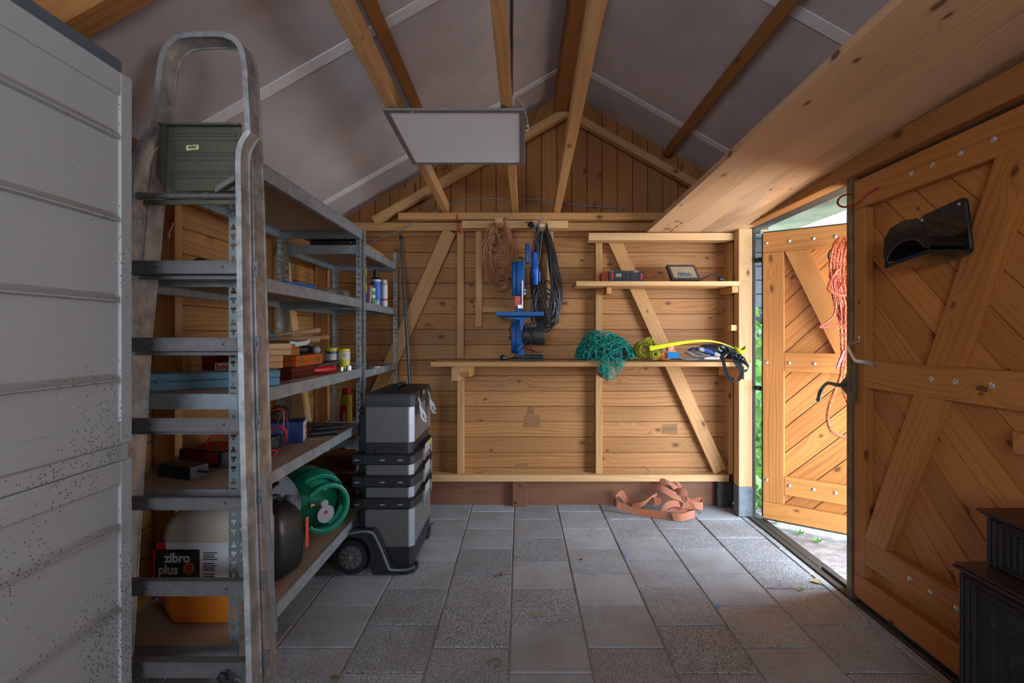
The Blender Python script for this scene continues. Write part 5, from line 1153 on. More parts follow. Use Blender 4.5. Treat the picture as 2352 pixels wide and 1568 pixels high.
m_=MB(); m_.loft([[V((x_(1183)+x_(1202))/2+a,3.37+b*w,z) for a,b in rrect(x_(1201)-x_(1184),.15,.008,3)] for z,w in((z_(812),.7),(z_(802),.95),(z_(780),1),(z_(758),.98),(z_(736),.75))]); m_.loft([[V((x_(1173)+x_(1187))/2+a,3.37+b*w,z) for a,b in rrect(x_(1185)-x_(1173),.15,.006,3)] for z,w in((z_(812),.5),(z_(800),.85),(z_(780),1),(z_(758),.98),(z_(736),.7))]); m_.build('lower_wheel_cover',M['saw'],parent=t)
m_=MB(); m_.prism([q(1188,818.5,3.24),q(1207,818.5,3.24),q(1199,790,3.24),q(1190,798,3.24)],(0,.14,0)); m_.build('foot_casting',M['saw'],parent=t)
m_=MB(); m_.box(x_(1177),x_(1248),3.16,3.42,1.0545,1.068,bev=.006); m_.box(x_(1189),x_(1247),3.20,3.40,1.0682,z_(815),bev=.004); m_.build('base_plate',cl('base_dark',(.028,.030,.024),.55,var=.4),parent=t)
m_=MB(); m_.lathe([(.03,0),(.062,.002),(.064,.06),(.066,.062),(.066,.13),(.060,.142),(.02,.145)],V(x_(1202),3.33,z_(769)),(1,0,0),24); m_.box(x_(1205),x_(1232),3.29,3.36,z_(757),z_(742),bev=.005); m_.build('motor',cl('motor_dark',(.030,.027,.020),.5,var=.5,vs=40),parent=t)
m_=MB(); m_.lathe([(.012,0),(.012,.014)],V(x_(1173),3.36,z_(776)),(-1,0,0),10); m_.build('wheel_hub',M['steel_dark'],parent=t)
m_=MB(); m_.tube(smoothpath([q(1222,735,3.28),q(1216,752,3.25),q(1220,768,3.24),q(1205,790,3.22),q(1188,812,3.20),q(1178,821,3.17),q(1168,823,3.16)],5),.0032,7); m_.tube(smoothpath([q(1210,745,3.28),q(1218,770,3.25),q(1221,800,3.24),q(1228,808,3.23),q(1240,809,3.22)],5),.003,7); m_.tube(smoothpath([q(1178,744,3.30),q(1170,756,3.30),q(1173,768,3.32)],4),.003,7); m_.tube(smoothpath([q(1206,797,3.23),q(1216,803,3.23),q(1228,807,3.22),q(1220,812,3.21)],4),.003,7); m_.build('mains_lead',M['blackp'],parent=t)
m_=MB(); pc=V(-.108,3.155,1.0545+.0185); m_.lathe([(.010,-.024),(.016,-.012),(.018,0),(.018,.012),(.013,.016)],pc,(-.9,-.4,0),14); m_.tube([pc+V(.02,.006,0),V(-.075,3.16,1.0625)],.005,8); m_.build('plug',M['blackp'],parent=t)
# green netting
random.seed(5)
M['net']=plain('net_green',(.012,.34,.26),.5,0,.35,60); m_=MB(); c=V(.555,3.30,1.052)
def netpt(u,v,k=1.0):
    th=u*math.pi; x=-math.cos(th); prof=math.sin(th)**.6
    topz=.175*prof*(1-.18*x) * (1 if x>-.55 else 1-(-x-.55)*.9)
    a=v*math.pi
    return c+V(x*.185*k,-.125*math.cos(a)*prof*k,max(.006,topz*math.sin(a)*k+.004*math.sin(9*u+7*v)))
for k in range(190):
    u=random.uniform(.03,.97); v=random.uniform(.02,.95)**1.0; du=random.uniform(.035,.085); dv=random.uniform(.06,.15); sc=random.choice((1.04,1.0,.92,.80)); n_=6; ph=random.random()*6; pts=[]
    for i in range(n_):
        a=ph+2*math.pi*i/n_; r=random.uniform(.75,1.2); p=netpt(min(.99,max(.01,u+du*math.cos(a)*r)),min(.98,max(.0,v+dv*math.sin(a)*r)),sc); pts.append(p+V(random.uniform(-.008,.008),random.uniform(-.012,.006),random.uniform(-.002,.010)))
    m_.tube(smoothpath(pts,2,True),.0021,4,loop=True)
for k in range(24):
    u=random.uniform(.1,.9); pts=[netpt(min(.97,max(.03,u+.09*i+random.uniform(-.03,.03))),.15+.6*random.random(),1.02) for i in range(5)]; m_.tube(smoothpath(pts,4),.0018,4)
for k in range(46):   # lobe hanging over the bench edge
    cx_=.555+random.uniform(-.075,.07); cz=1.075-random.uniform(0,.115); w=.03; cx_=.555+(cx_-.555)*(1-max(0,1.05-cz)*4.5); yy=3.085-random.uniform(0,.02); n_=6; ph=random.random()*6
    m_.tube(smoothpath([V(cx_+.020*math.cos(ph+i*1.047)*random.uniform(.7,1.2),yy+random.uniform(-.006,.004),max(.93,cz+.018*math.sin(ph+i*1.047)*random.uniform(.7,1.2))) for i in range(n_)],2,True),.0018,4,loop=True)
for k in range(2): m_.tube([V(.47,3.09,1.06),V(.495,3.082,1.00-.004*k),V(.53,3.080,.955-.006*k),V(.565,3.080,.940),V(.60,3.080,.955),V(.625,3.084,1.0),V(.63,3.09,1.05)],.0025,5)
m_.tube([V(.485,3.28,1.21),V(.483,3.28,1.235),V(.488,3.28,1.245),V(.492,3.28,1.225)],.005,6,loop=True)
tag(m_.build('garden_net',M['net']),'heap of tangled green netting drooping over the workbench edge','net')
# near-black lump inside the heap, painted shade between the strands
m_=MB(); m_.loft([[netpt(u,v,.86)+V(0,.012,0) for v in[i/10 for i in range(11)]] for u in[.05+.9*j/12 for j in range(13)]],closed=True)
ob=m_.build('inner_shade',plain('net_shade',(.001,.028,.020),.8,0,.5,80,.6,120),parent=None); 
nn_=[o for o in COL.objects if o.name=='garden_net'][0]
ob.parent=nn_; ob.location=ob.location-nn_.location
# yellow rope hank
M['yrope']=plain('rope_yellow',(.38,.36,.015),.55,0,.35,50); m_=MB(); c=V(.845,3.25,1.052)
def ring3(o,R,tilt,ax,n=26,r0=0,tw=1):
    a=Vector(ax).normalized(); e=a.orthogonal().normalized(); f=a.cross(e)
    return [o+(e*math.cos(2*math.pi*i/n)+f*math.sin(2*math.pi*i/n))*R for i in range(n)]
for k in range(6): 
    rope_strands(m_,smoothpath(ring3(c+V(-.045+.004*math.sin(k),-.03+.016*k,.070+.004*math.cos(k*2)),.050-.004*(k%2),0,(.25,1,.05*k)),3,True),.0045,.0042,.045,3)
for k in range(3): rope_strands(m_,smoothpath([c+V(-.06+.02*k,-.02,.10),c+V(-.04+.02*k,-.03,.135),c+V(-.01+.012*k,-.02,.145-.008*k),c+V(.01+.01*k,0,.11)],5),.0045,.0042,.04,3)
for k in range(4): rope_strands(m_,smoothpath(ring3(c+V(.015,-.055+.018*k,.042),.030-.003*k,0,(.1,1,0)),3,True),.0042,.004,.04,3)
for k in range(5):
    rope_strands(m_,smoothpath(ring3(c+V(-.045,-.035+.014*k,.070),.034-.006*(k%3),0,(.2,1,0)),3,True),.0042,.004,.04,3)
for k in range(4): rope_strands(m_,smoothpath(ring3(c+V(.015,-.06+.016*k,.042),.017-.002*k,0,(.1,1,0)),3,True),.0040,.0038,.035,3)
tag(m_.build('yellow_rope',M['yrope']),'coiled hank of olive yellow twisted rope beside the green netting','rope')
# yellow ball thrower
t=thing('ball_thrower','long bright yellow plastic ball thrower lying across the gloves','ball thrower',tuple(P(1580,790,3.14))); M['ylw']=plain('thrower_yellow',(.66,.66,.012),.35)
dd=3.15; pts=[P(1492,800,dd),P(1530,793,dd),P(1565,787,dd),P(1600,783,dd),P(1630,783,dd),P(1660,789,dd),P(1687,800,dd)]; pts=smoothpath(pts,5)
m_=MB(); 
rings=[]
for i,p in enumerate(pts):
    f=i/(len(pts)-1); tt=(pts[min(i+1,len(pts)-1)]-pts[max(i-1,0)]).normalized(); nn2=tt.cross(V(0,1,0)); w=.024*(1-f)**1.2+.006; w*=1+.06*math.sin(i*2.2)*(f<.4)
    rings.append([p+nn2*a+V(0,b,0) for a,b in rrect(w,.016-.006*f,.0028,2)])
m_.loft(rings); m_.build('arm',M['ylw'],parent=t)
m_=MB(); cc_=P(1700,803,dd)+V(0,0,.002)
def cup(m_):
    n=16; prof=[(.001,-.030),(.018,-.026),(.031,-.010),(.034,.008)]; rr_=[[cc_+V(math.cos(2*math.pi*k/n)*r,math.sin(2*math.pi*k/n)*r,h+(.014*math.cos(4*math.pi*k/n) if j==3 else 0)) for k in range(n)] for j,(r,h) in enumerate(prof)]
    m_.loft(rr_,cap=False)
cup(m_); o=m_.build('cup',M['ylw'],parent=t,recalc=False); s_=o.modifiers.new('s','SOLIDIFY'); s_.thickness=.0025
# orange tub in torn foil
t=thing('orange_tub','orange tub in torn clear wrap with blue label under the yellow arm','tub',(.92,3.24,1.052)); x0=.925
m_=MB(); m_.lathe([(.035,0),(.047,.006),(.052,.03),(.048,.055)],(x0,3.24,1.052),(0,0,1),24); m_.build('tub',cl('orange_t',(.55,.13,.02),.35,coat=.4),parent=t)
m_=MB(); m_.lathe([(.048,.0555),(.045,.075),(.036,.088),(.02,.094)],(x0,3.24,1.052),(0,0,1),14); m_.build('wrap',cl('wrap_o',(.60,.36,.22),.25,col2=(.25,.13,.06),vs=35,coat=.5),parent=t)
m_=MB(); m_.loft([[V(x0+.022,3.18,1.065)+V(a,-.002*j,b) for a,b in((-.012,0),(.055,.004),(.060,.040),(-.008,.045))] for j in(0,1)]); m_.build('blue_label',cl('cyan_l',(.01,.19,.45),.3),parent=t)
m_=MB(); m_.loft([[V(x0+.02,3.185,1.112)+V(a,-.002*j,b) for a,b in((-.005,0),(.045,-.003),(.030,.033),(.0,.03))] for j in(0,1)]); m_.build('red_flap',cl('flap_o',(.68,.12,.03),.3,col2=(.7,.5,.42),vs=50),parent=t)
# work gloves
t=thing('work_gloves','crumpled pair of grey and blue work gloves on the bench','gloves',(1.07,3.2,1.052)); M['glv']=plain('glove_grey',(.24,.21,.18),.8,0,.45,45,.4,150); dd=3.17
m_=MB()
for pl_,r in((((1556,818),(1570,824),(1590,826),(1612,824)),.011),(((1573,806),(1585,812),(1602,819),(1622,817)),.012),(((1577,826),(1600,827),(1625,826),(1640,824)),.010),(((1588,803),(1600,808),(1615,814),(1632,818)),.010),(((1595,820),(1615,817),(1635,815)),.014)):
    p=smoothpath([P(a,b,dd-.01*i+.02) for i,(a,b) in enumerate(pl_)],4); p=[V(v.x,v.y,max(v.z,1.052+r)) for v in p]; m_.tube(p,[r*(.75+.25*math.sin(math.pi*min(1,i/len(p)+.15)))*(1+.06*math.sin(i*1.9)) for i in range(len(p))],10)
m_.build('fingers',M['glv'],parent=t)
m_=MB(); pp_=[P(1590,805,3.2),P(1612,803,3.2),P(1635,812,3.19),P(1655,820,3.18)]; rr_=[.013,.019,.02,.017]; m_.tube(smoothpath(pp_,4),[.012+.008*math.sin(math.pi*i/12) for i in range(13)],12); m_.build('palm',M['glv'],parent=t)
m_=MB(); m_.tube(smoothpath([P(1600,800,3.16),P(1625,806,3.155),P(1640,812,3.15)],4),[.011,.013,.014,.014,.014,.014,.013,.012,.011],10); m_.tube(smoothpath([P(1580,806,3.22),P(1590,800,3.22),P(1603,800,3.2)],4),.007,8); m_.build('blue_back',cl('glove_blue',(.012,.05,.26),.6),parent=t)
m_=MB(); m_.tube([P(1640,812,3.15),P(1652,817,3.15)],[.015,.014],12); m_.tube([P(1605,801,3.155),P(1616,804,3.155)],[.013,.014],12); m_.build('cuff',cl('glove_cuff',(.40,.36,.31),.8,var=.4,vs=60),parent=t)
m_=MB(); m_.loft([[P(1615+i*11,823,3.14)+V(0,b*.02,max(-.006,a*h)) for a,b in rrect(1,1,.3,3)] for i,h in enumerate((.006,.022,.026,.020,.004))]); m_.build('printed_back',cl('glove_print',(.28,.22,.20),.6,col2=(.65,.62,.6),vs=70),parent=t)
# navy harness pouch with straps
t=thing('safety_harness','navy blue padded harness pouch with webbing straps hanging off the bench end','harness',(1.25,3.2,1.052)); M['navyf']=plain('navy_fabric',(.012,.022,.048),.65,0,.4,30,.3,200); M['web']=plain('navy_webbing',(.022,.030,.045),.6,0,.3,90,.3,300)
m_=MB(); 
def blob(px,py,d_,w,h,dp): return [P(px,py,d_)+V(0,b*dp,a*h) for a,b in rrect(1,1,.42,4)]
m_.loft([blob(1594,808,3.24,0,.010,.03),blob(1602,803,3.23,0,.030,.06),blob(1618,799,3.22,0,.046,.08),blob(1640,802,3.22,0,.055,.09),blob(1660,809,3.22,0,.058,.09),blob(1685,817,3.22,0,.045,.08),blob(1700,822,3.22,0,.03,.05)])
pch=m_.build('pouch',M['navyf'],parent=t)
m_=MB(); put_text(m_,'SOLF',.0105,P(1611,799,3.168),(1,0,-.16),(.1,0,1),bold=.0004); m_.build('lettering',M['white_p'],parent=pch)
m_=MB()
def rib(pxs,wd,ds,wv=None,mm=0):
    p=smoothpath([P(a,b,d_) for (a,b),d_ in zip(pxs,ds)],5); m_.ribbon(p,wv or V(.004,wd,.0),.0025,m=mm)
m_.ribbon(smoothpath([P(1645,800,3.15),P(1660,793,3.14),P(1672,800,3.14),P(1672,812,3.15),P(1658,818,3.15),P(1645,812,3.16)],5),V(.0,.035,.0),.004)
m_.ribbon(smoothpath([P(1660,792,3.16),P(1680,800,3.15),P(1690,815,3.15),P(1686,825,3.15)],5),[V(.018,.02,.012)]*16,.004)
m_.ribbon(smoothpath([P(1655,816,3.14),P(1668,812,3.13),P(1680,806,3.14)],5),V(0,.02,.012),.003)
m_.build('strap_loops',M['web'],parent=t)
m_=MB(); pth=smoothpath([P(1656,820,3.12),P(1661,828,3.085),P(1665,845,3.08),P(1671,862,3.08),P(1681,874,3.08),P(1693,876,3.075),P(1701,866,3.07),P(1704,850,3.07),P(1700,836,3.075),P(1692,824,3.10)],6)
m_.ribbon(pth,[V(.017,-.012,.004)]*len(pth),.0025); m_.build('hanging_strap',M['web'],parent=t)
m_=MB(); pth=smoothpath([P(1686,820,3.12),P(1700,828,3.08),P(1712,834,3.06),P(1719,842,3.06),P(1716,850,3.06),P(1706,852,3.065)],6); m_.ribbon(pth,[V(.0,-.012,.018)]*len(pth),.0025)
pth=smoothpath([P(1684,818,3.13),P(1690,834,3.075),P(1698,845,3.07),P(1702,852,3.07)],6); m_.ribbon(pth,[V(.02,-.010,.0)]*len(pth),.0025); m_.build('short_strap',M['web'],parent=t)
m_=MB()
for a in((1690,814),(1700,818),(1706,824),(1697,824),(1709,830)):
    c_=P(*a,3.10); m_.ribbon(smoothpath([c_+V(-.012,0,-.005),c_+V(-.004,-.01,.010),c_+V(.012,0,.006),c_+V(.014,.01,-.008)],4),V(.004,.02,.010),.003)
m_.build('gathered_end',M['web'],parent=t)
m_=MB(); m_.tube(smoothpath([P(1650,797,3.13),P(1653,803,3.125),P(1658,806,3.13)],4),.003,6); m_.tube([P(1664,820,3.12),P(1670,813,3.12)],.0035,6); m_.ball(P(1708,838,3.06),.003,6); m_.build('buckle',M['bolt'],parent=t)
m_=MB(); m_.loft([blob(1657,797,3.14,0,.018,.02),blob(1664,796,3.14,0,.020,.02)]); m_.build('grey_pad',cl('pad_grey',(.10,.11,.14),.6),parent=t)
# radio on the upper shelf
t=thing('radio','black-fronted orange job-site radio-like device lettered BOSCH on the upper shelf','radio',(.71,3.4,1.572)); d=3.37
m_=MB(); m_.loft([[V(.665+.012*s,3.46,1.610)+V(a,-.07*s+.035,b) for a,b in rrect(.225+.01*s,.074+.008*s,.012,4)] for s in(0,1)]); m_.build('case',cl('radio_orange',(.50,.07,.02),.45),parent=t)
xa,xb=(1399.5-CX)*3.38/F,(1479-CX)*3.38/F; zc=1.612
m_=MB(); m_.loft([[V((xa+xb)/2+a,y,zc+b) for a,b in rrect(xb-xa,.080,.010,4)] for y in(3.423,3.388)]); m_.build('front_panel',cl('radio_front',(.030,.034,.036),.4),parent=t)
px_=lambda px:(px-CX)*3.385/F
m_=MB(); m_.box(px_(1414),px_(1428),3.385,3.389,zc-.002,zc+.021,bev=.001); m_.build('display',cl('display',(.26,.26,.20),.3),parent=t)
m_=MB()
for a,b in((1413,1430),(1432,1448),(1449.5,1466)): m_.sweep([V(px_(a),3.386,zc-.024),V(px_(b),3.386,zc-.024),V(px_(b),3.386,zc+.027),V(px_(a),3.386,zc+.027)],.0008,.002,(0,1,0),loop=True)
m_.build('panel_lines',M['blackp'],parent=t)
m_=MB(); m_.lathe([(.011,0),(.011,.005),(.007,.006)],(px_(1440),3.388,zc+.002),(0,-1,0),18); m_.build('round_knob',M['blackp'],parent=t)
m_=MB(); m_.lathe([(.0035,0),(.002,.002)],(px_(1440),3.382,zc+.002),(0,-1,0),10); m_.build('knob_dot',M['pull'],parent=t)
for a in(1406,1473):
    m_=MB(); m_.loft([[V(px_(a)+u_*k,3.388-.004*j,zc+v_*k) for u_,v_ in rrect(.011,.036,.0052,4)] for j,k in((0,1.15),(.5,1.15),(.6,.9),(1.3,.7))]); m_.build('red_button',cl('btn_red',(.75,.02,.02),.3),parent=t)
m_=MB(); put_text(m_,'BOSCH',.0085,(px_(1462),3.3873,zc+.033),(1,0,0),(0,0,1),bold=.0004); m_.build('lettering',M['white_p'],parent=t)
m_=MB(); m_.box(px_(1414),px_(1429),3.3868,3.388,zc-.034,zc-.031,bev=0); m_.box(px_(1452),px_(1467),3.3868,3.388,zc-.034,zc-.031,bev=0); m_.box(px_(1403),px_(1409),3.3868,3.388,zc-.034,zc-.031,bev=0); m_.box(px_(1403),px_(1409),3.3868,3.388,zc+.031,zc+.034,bev=0); m_.build('fine_print',M['pull'],parent=t)
# LED floodlight
t=thing('floodlight','black square LED floodlight tilted back on the upper shelf','floodlight',(1.12,3.4,1.572)); M['led_b']=plain('flood_black',(.035,.032,.030),.45,0,.2,30)
O_=P(1577,640,3.37); up=V(-.30,.28,1).normalized(); rt=V(1,.0,0); rt=(rt-up*rt.dot(up)*0).normalized(); nf=rt.cross(up).normalized()
if nf.y>0: nf=-nf
O_=V(O_.x,3.37,1.585); w,h=.195,.118
fr=lambda a,b,c_=0:O_+rt*a+up*b+nf*c_
m_=MB(); m_.loft([[fr(a,b+h/2,c_) for a,b in rrect(w*k,h*k,.010,3)] for c_,k in((-.034,.80),(-.022,1),(0,1),(.004,.97))]); m_.build('housing',M['led_b'],parent=t)
m_=MB(); m_.loft([[fr(a,b+h/2+.0,c_) for a,b in rrect(w*kx,h*ky,.004,2)] for c_,kx,ky in((.0045,.80,.70),(.0055,.80,.70))]); m_.build('reflector_window',cl('reflector',(.42,.33,.22),.25,metal=.3,col2=(.30,.24,.17),vs=9),parent=t)
m_=MB(); m_.add([fr(-w*.24,h*.24,.006),fr(w*.24,h*.24,.006),fr(w*.22,h*.50,.006),fr(-w*.22,h*.50,.006)],[(0,1,2,3)]); m_.build('led_board',M['blackp'],parent=t)
m_=MB()
for i in range(6):
    for j in range(3): m_.frame(fr((-.036+.0145*i),h*.29+.0105*j,.0068),rt,up,nf,.007,.004,.001,0)
m_.build('led_chips',M['white_p'],parent=t)
m_=MB(); m_.sweep([fr(-w*.50,h*.42,-.015),fr(-w*.50,.0,-.015)+V(0,0,-.006),V(O_.x-w*.46,3.40,1.5745),V(O_.x+w*.52,3.40,1.5745),fr(w*.50,.0,-.015)+V(0,0,-.006),fr(w*.50,h*.42,-.015)],.003,.02,(0,1,0)); m_.build('stand',M['led_b'],parent=t)
m_=MB(); s0=P(1610,641,3.38); m_.tube(smoothpath([s0,P(1622,636,3.37),P(1632,632,3.36),P(1645,633,3.37),P(1660,641,3.40),P(1668,644,3.44)],5),.004,7); m_.lathe([(.014,0),(.016,.012),(.012,.030),(.005,.045)],P(1651,640,3.36),(.8,0,-.25),12); m_.tube([P(1645,635,3.36),P(1644,630,3.36)],.002,6); m_.tube([P(1650,634,3.36),P(1650,630,3.36)],.002,6); m_.build('cable_and_plug',M['blackp'],parent=t)
# red hook on the rail
t=thing('red_hook','red coated steel hook hanging from the upper rail','hook',tuple(P(1052,510,3.47))); m_=MB(); m_.tube(smoothpath([P(1049.5,492,3.478),P(1050,505,3.475),P(1051,520,3.47),P(1052,528,3.465),P(1056,534,3.455),P(1059,529,3.445),P(1057,522,3.44)],5),.0042,8); m_.build('hook_rod',cl('hook_red',(.55,.01,.012),.35),parent=t)
# grey cable across the gable
cable('grey_cable','grey mains cable sagging across the gable and down to the far rack','cable',[P(849,558,3.56),P(880,545,3.545),P(920,529,3.54),P(960,507,3.535),P(1000,487,3.54),P(1021,474,3.57),P(1048,463,3.61),P(1082,458,3.61),P(1137,456,3.61),P(1166,460,3.61),P(1184,463,3.61),P(1203,458,3.61),P(1246,459,3.61),P(1268,461,3.61),P(1290,465,3.61),P(1315,470,3.61),P(1368,474,3.61),P(1419,478,3.61),P(1445,481,3.61)],.0042,cl('cable_grey',(.20,.21,.23),.45),k=5)
# ================================================================== LIGHT PANEL
ya,yb=2.026,2.596; za,zb=2.128,2.101; up=V(0,za-zb,yb-ya).normalized(); fw=V(0,yb-ya,zb-za).normalized(); L_=math.hypot(yb-ya,za-zb); xa,xb=-.560,.021; cx_=(xa+xb)/2
t=thing('light_panel','switched-off square white LED light panel with grey frame under the ceiling joists','ceiling light',(cx_,2.31,2.12)); c=V(cx_,(ya+yb)/2,(za+zb)/2)
M['lp_frame']=metal('panel_frame',(.30,.28,.27),.45,.15,.6); M['lp_white']=plain('panel_white',(.80,.79,.82),.35)
m_=MB()
for s in(-1,1):
    m_.frame(c+fw*s*(L_/2-.012)+up*.005,(1,0,0),fw,up,xb-xa,.024,.010,.002); m_.frame(c+V(s*((xb-xa)/2-.012),0,0)+up*.005,fw,(1,0,0),up,L_-.049,.024,.010,.002)
m_.build('frame',M['lp_frame'],parent=t)
m_=MB(); m_.frame(c+up*.006,(1,0,0),fw,up,xb-xa-.047,L_-.047,.004,0); m_.build('diffuser',M['lp_white'],parent=t)
for s in((xb-.09),(xa+.12)):
    m_=MB(); m_.lathe([(.004,0),(.003,.003)],V(s,ya+.012,za-.001),(0,0,-1),8); m_.build('screw',M['brass'],parent=t)
m_=MB(); m_.tube(smoothpath([P(1174,225,2.72),P(1185,226,2.65),P(1196,233,2.5),P(1203,245,2.3),P(1207,258,2.12)],5),.0035,7); m_.tube(smoothpath([P(1207,262,2.12),P(1211,275,2.15),P(1209,292,2.2),P(1214,285,2.22),P(1212,300,2.2),P(1207,298,2.18)],4),.002,6); m_.build('white_lead',M['white_p'],parent=t)
m_=MB(); m_.box(-.049,-.030,2.70,2.76,P(1170,228,2.72).z-.012,P(1170,228,2.72).z+.008); m_.build('connector',M['white_p'],parent=t)
def roofpt(x,d,off=.012): return V(x,d,zroof(x)-off)
cable('roof_cable','dark cable running along the ceiling panel between two joists','cable',[roofpt(-.048,.9),roofpt(-.052,1.6),roofpt(-.042,2.0),roofpt(-.038,2.25),roofpt(-.043,2.5),roofpt(-.045,2.68,.02),V(-.047,2.76,P(1170,222,2.74).z+.02),V(-.045,2.735,P(1170,222,2.74).z)],.0065,cl('cable_brown',(.035,.028,.026),.5),k=6)
# tow strap on the floor
random.seed(3)
M['strap']=plain('orange_webbing',(.42,.10,.028),.7,0,.3,25,.3,250,col2=(.30,.13,.08)); m_=MB()
Wz=V(0,0,.048)
def rb(pts,wv=None,th=.0028):
    p=smoothpath([P(*a) for a in pts],6)
    if wv is None: w=[V(0,0,.05)]*len(p)
    else:
        w=[]; n=len(p)
        for i in range(n):
            f=i/(n-1)*(len(wv)-1); j=min(int(f),len(wv)-2); w.append(Vector(wv[j]).lerp(Vector(wv[j+1]),f-j).normalized()*.050)
    lo=min(q_.z-abs(w_.z)/2 for q_,w_ in zip(p,w))
    p=[q_ if q_.z-abs(w_.z)/2>.003 else V(q_.x,q_.y,.003+abs(w_.z)/2) for q_,w_ in zip(p,w)]
    m_.ribbon(p,w,th)
rb([(1452,1163,3.47),(1440,1152,3.50),(1430,1136,3.52),(1421,1133,3.52),(1413,1142,3.48),(1414,1155,3.42),(1428,1163,3.40),(1448,1171,3.38),(1470,1178,3.36),(1500,1180,3.33),(1530,1186,3.30),(1545,1190,3.28)],[(0,0,1),(.5,.3,.8),(.6,.5,.5),(0,.3,1),(0,0,1),(0,0,1),(0,0,1)])
rb([(1545,1192,3.27),(1562,1190,3.26),(1580,1184,3.27),(1596,1180,3.29)],[(-.3,0,.9),(0,.1,1),(0,.2,1)])
rb([(1596,1178,3.30),(1580,1178,3.33),(1560,1183,3.32),(1530,1182,3.33)],[(0,0,1),(0,.3,1)])
rb([(1452,1163,3.46),(1475,1158,3.44),(1495,1144,3.46),(1512,1134,3.49)],[(.5,.3,.8),(.5,.2,.8),(.6,.3,.7)])
rb([(1500,1120,3.50),(1520,1122,3.46),(1545,1135,3.43),(1565,1143,3.42),(1580,1155,3.40),(1592,1172,3.36)],[(-.5,.3,.8),(0,.4,.9),(.3,.4,.8),(.6,.3,.7),(.7,.2,.6)])
rb([(1516,1108,3.52),(1530,1106,3.50),(1545,1116,3.48),(1556,1128,3.47),(1548,1132,3.44)],[(-.6,.2,.8),(-.4,.5,.7),(.3,.5,.8),(.6,.4,.6)])
rb([(1538,1108,3.53),(1550,1104,3.53),(1559,1112,3.53),(1562,1124,3.52),(1560,1134,3.50)],[(0,1,.2),(.2,1,.2),(.6,.7,.2),(1,.3,.2)])
rb([(1545,1134,3.46),(1560,1128,3.42),(1576,1132,3.40),(1577,1146,3.40),(1568,1150,3.41)],[(.1,0,1),(0,.1,1),(0,.1,1)])
rb([(1512,1160,3.38),(1512,1150,3.42),(1508,1142,3.46)],[(1,0,.1),(1,.1,0)])
rb([(1518,1178,3.33),(1530,1162,3.35),(1548,1156,3.37),(1562,1160,3.38),(1552,1170,3.36),(1538,1178,3.33)],[(.2,.4,.8),(.2,.7,.6),(0,.9,.5),(.2,.8,.6)])
rb([(1568,1160,3.36),(1580,1166,3.35),(1586,1172,3.34),(1578,1178,3.33)],[(.5,.2,.8),(.3,.2,.9)])
rb([(1580,1150,3.46),(1594,1158,3.45),(1612,1162,3.45),(1612,1150,3.47),(1600,1152,3.48),(1588,1156,3.49)],[(0,0,1),(0,.2,1),(0,.1,1),(0,.2,1)])
tag(m_.build('tow_strap',M['strap']),'heap of faded orange webbing tow strap on the floor by the back wall','strap')
# debris
random.seed(9)
def dryleaf(lab,px,py,sz,mat,grp='bits on the floor',name='dry_leaf',cat='leaf'):
    d=F*H/(py-CY); c=P(px,py,d); c.z=.0; m_=MB(); n=9; ph=random.random()*6
    ring=[c+V(math.cos(ph+2*math.pi*i/n)*sz*random.uniform(.5,1.1),math.sin(ph+2*math.pi*i/n)*sz*random.uniform(.5,1.1),.004+random.uniform(0,sz*.35)) for i in range(n)]
    m_.add([c+V(0,0,.003)]+ring,[(0,i+1,(i+1)%n+1) for i in range(n)],tint=1)
    o=m_.build(name,mat,recalc=False,smooth=0); s_=o.modifiers.new('s','SOLIDIFY'); s_.thickness=.0008; return tag(o,lab,cat,grp)
cl('leafd',(.22,.13,.06),.8,var=.4,vs=60); cl('leafy',(.40,.30,.10),.8); cl('bluebit',(.03,.22,.60),.5)
dryleaf('small brown dry leaf on the pavers in the middle of the floor',1147,1322,.020,M['leafd']); dryleaf('yellowish curled leaf near the door edge, front one',1838,1355,.020,M['leafy']); dryleaf('pale curled leaf near the door edge, rear one',1876,1337,.024,M['leafy'])
dryleaf('tiny yellow leaf scrap in front of the orange strap',1421,1186,.014,M['leafy']); dryleaf('tiny brown scrap right of the orange strap',1608,1179,.012,M['leafd']); dryleaf('small brown leaf near the bottom edge, left of centre',768,1557,.014,M['leafd'])
dryleaf('blue paint flake in a paver joint, rear one',1435,1279,.012,M['bluebit'],name='blue_flake',cat='flake'); dryleaf('blue paint flake in a paver joint, front one',1650,1394,.013,M['bluebit'],name='blue_flake',cat='flake')
dryleaf('dark red scrap on the paver by the centre joint',1335,1287,.012,cl('redbit',(.14,.04,.04),.7))
d=F*H/(1415-CY); q0=P(1228,1413,d); q0.z=.004; cable('twig','short pale twig on the centre paver','twig',[q0,q0+V(.02,-.002,.004),q0+V(.05,-.006,.002)],.0018,M['leafy'])
d=F*H/(1522-CY); q0=P(1118,1514,d); q0.z=.004; cable('cobweb_thread','curled dusty thread on the floor near the bottom edge','thread',[q0,q0+V(.02,-.006,.006),q0+V(.032,-.004,.014),q0+V(.04,-.012,.02),q0+V(.045,-.022,.004),q0+V(.03,-.03,.003)],.0022,M['leafd'])
d=3.45; cable('dry_twig','small dry twig standing on the sill under the diagonal brace','twig',[P(1485,1090,d),P(1490,1082,d+.02),P(1480,1072,d+.05),P(1478,1070,d+.06)],.0014,M['steel_dark'])
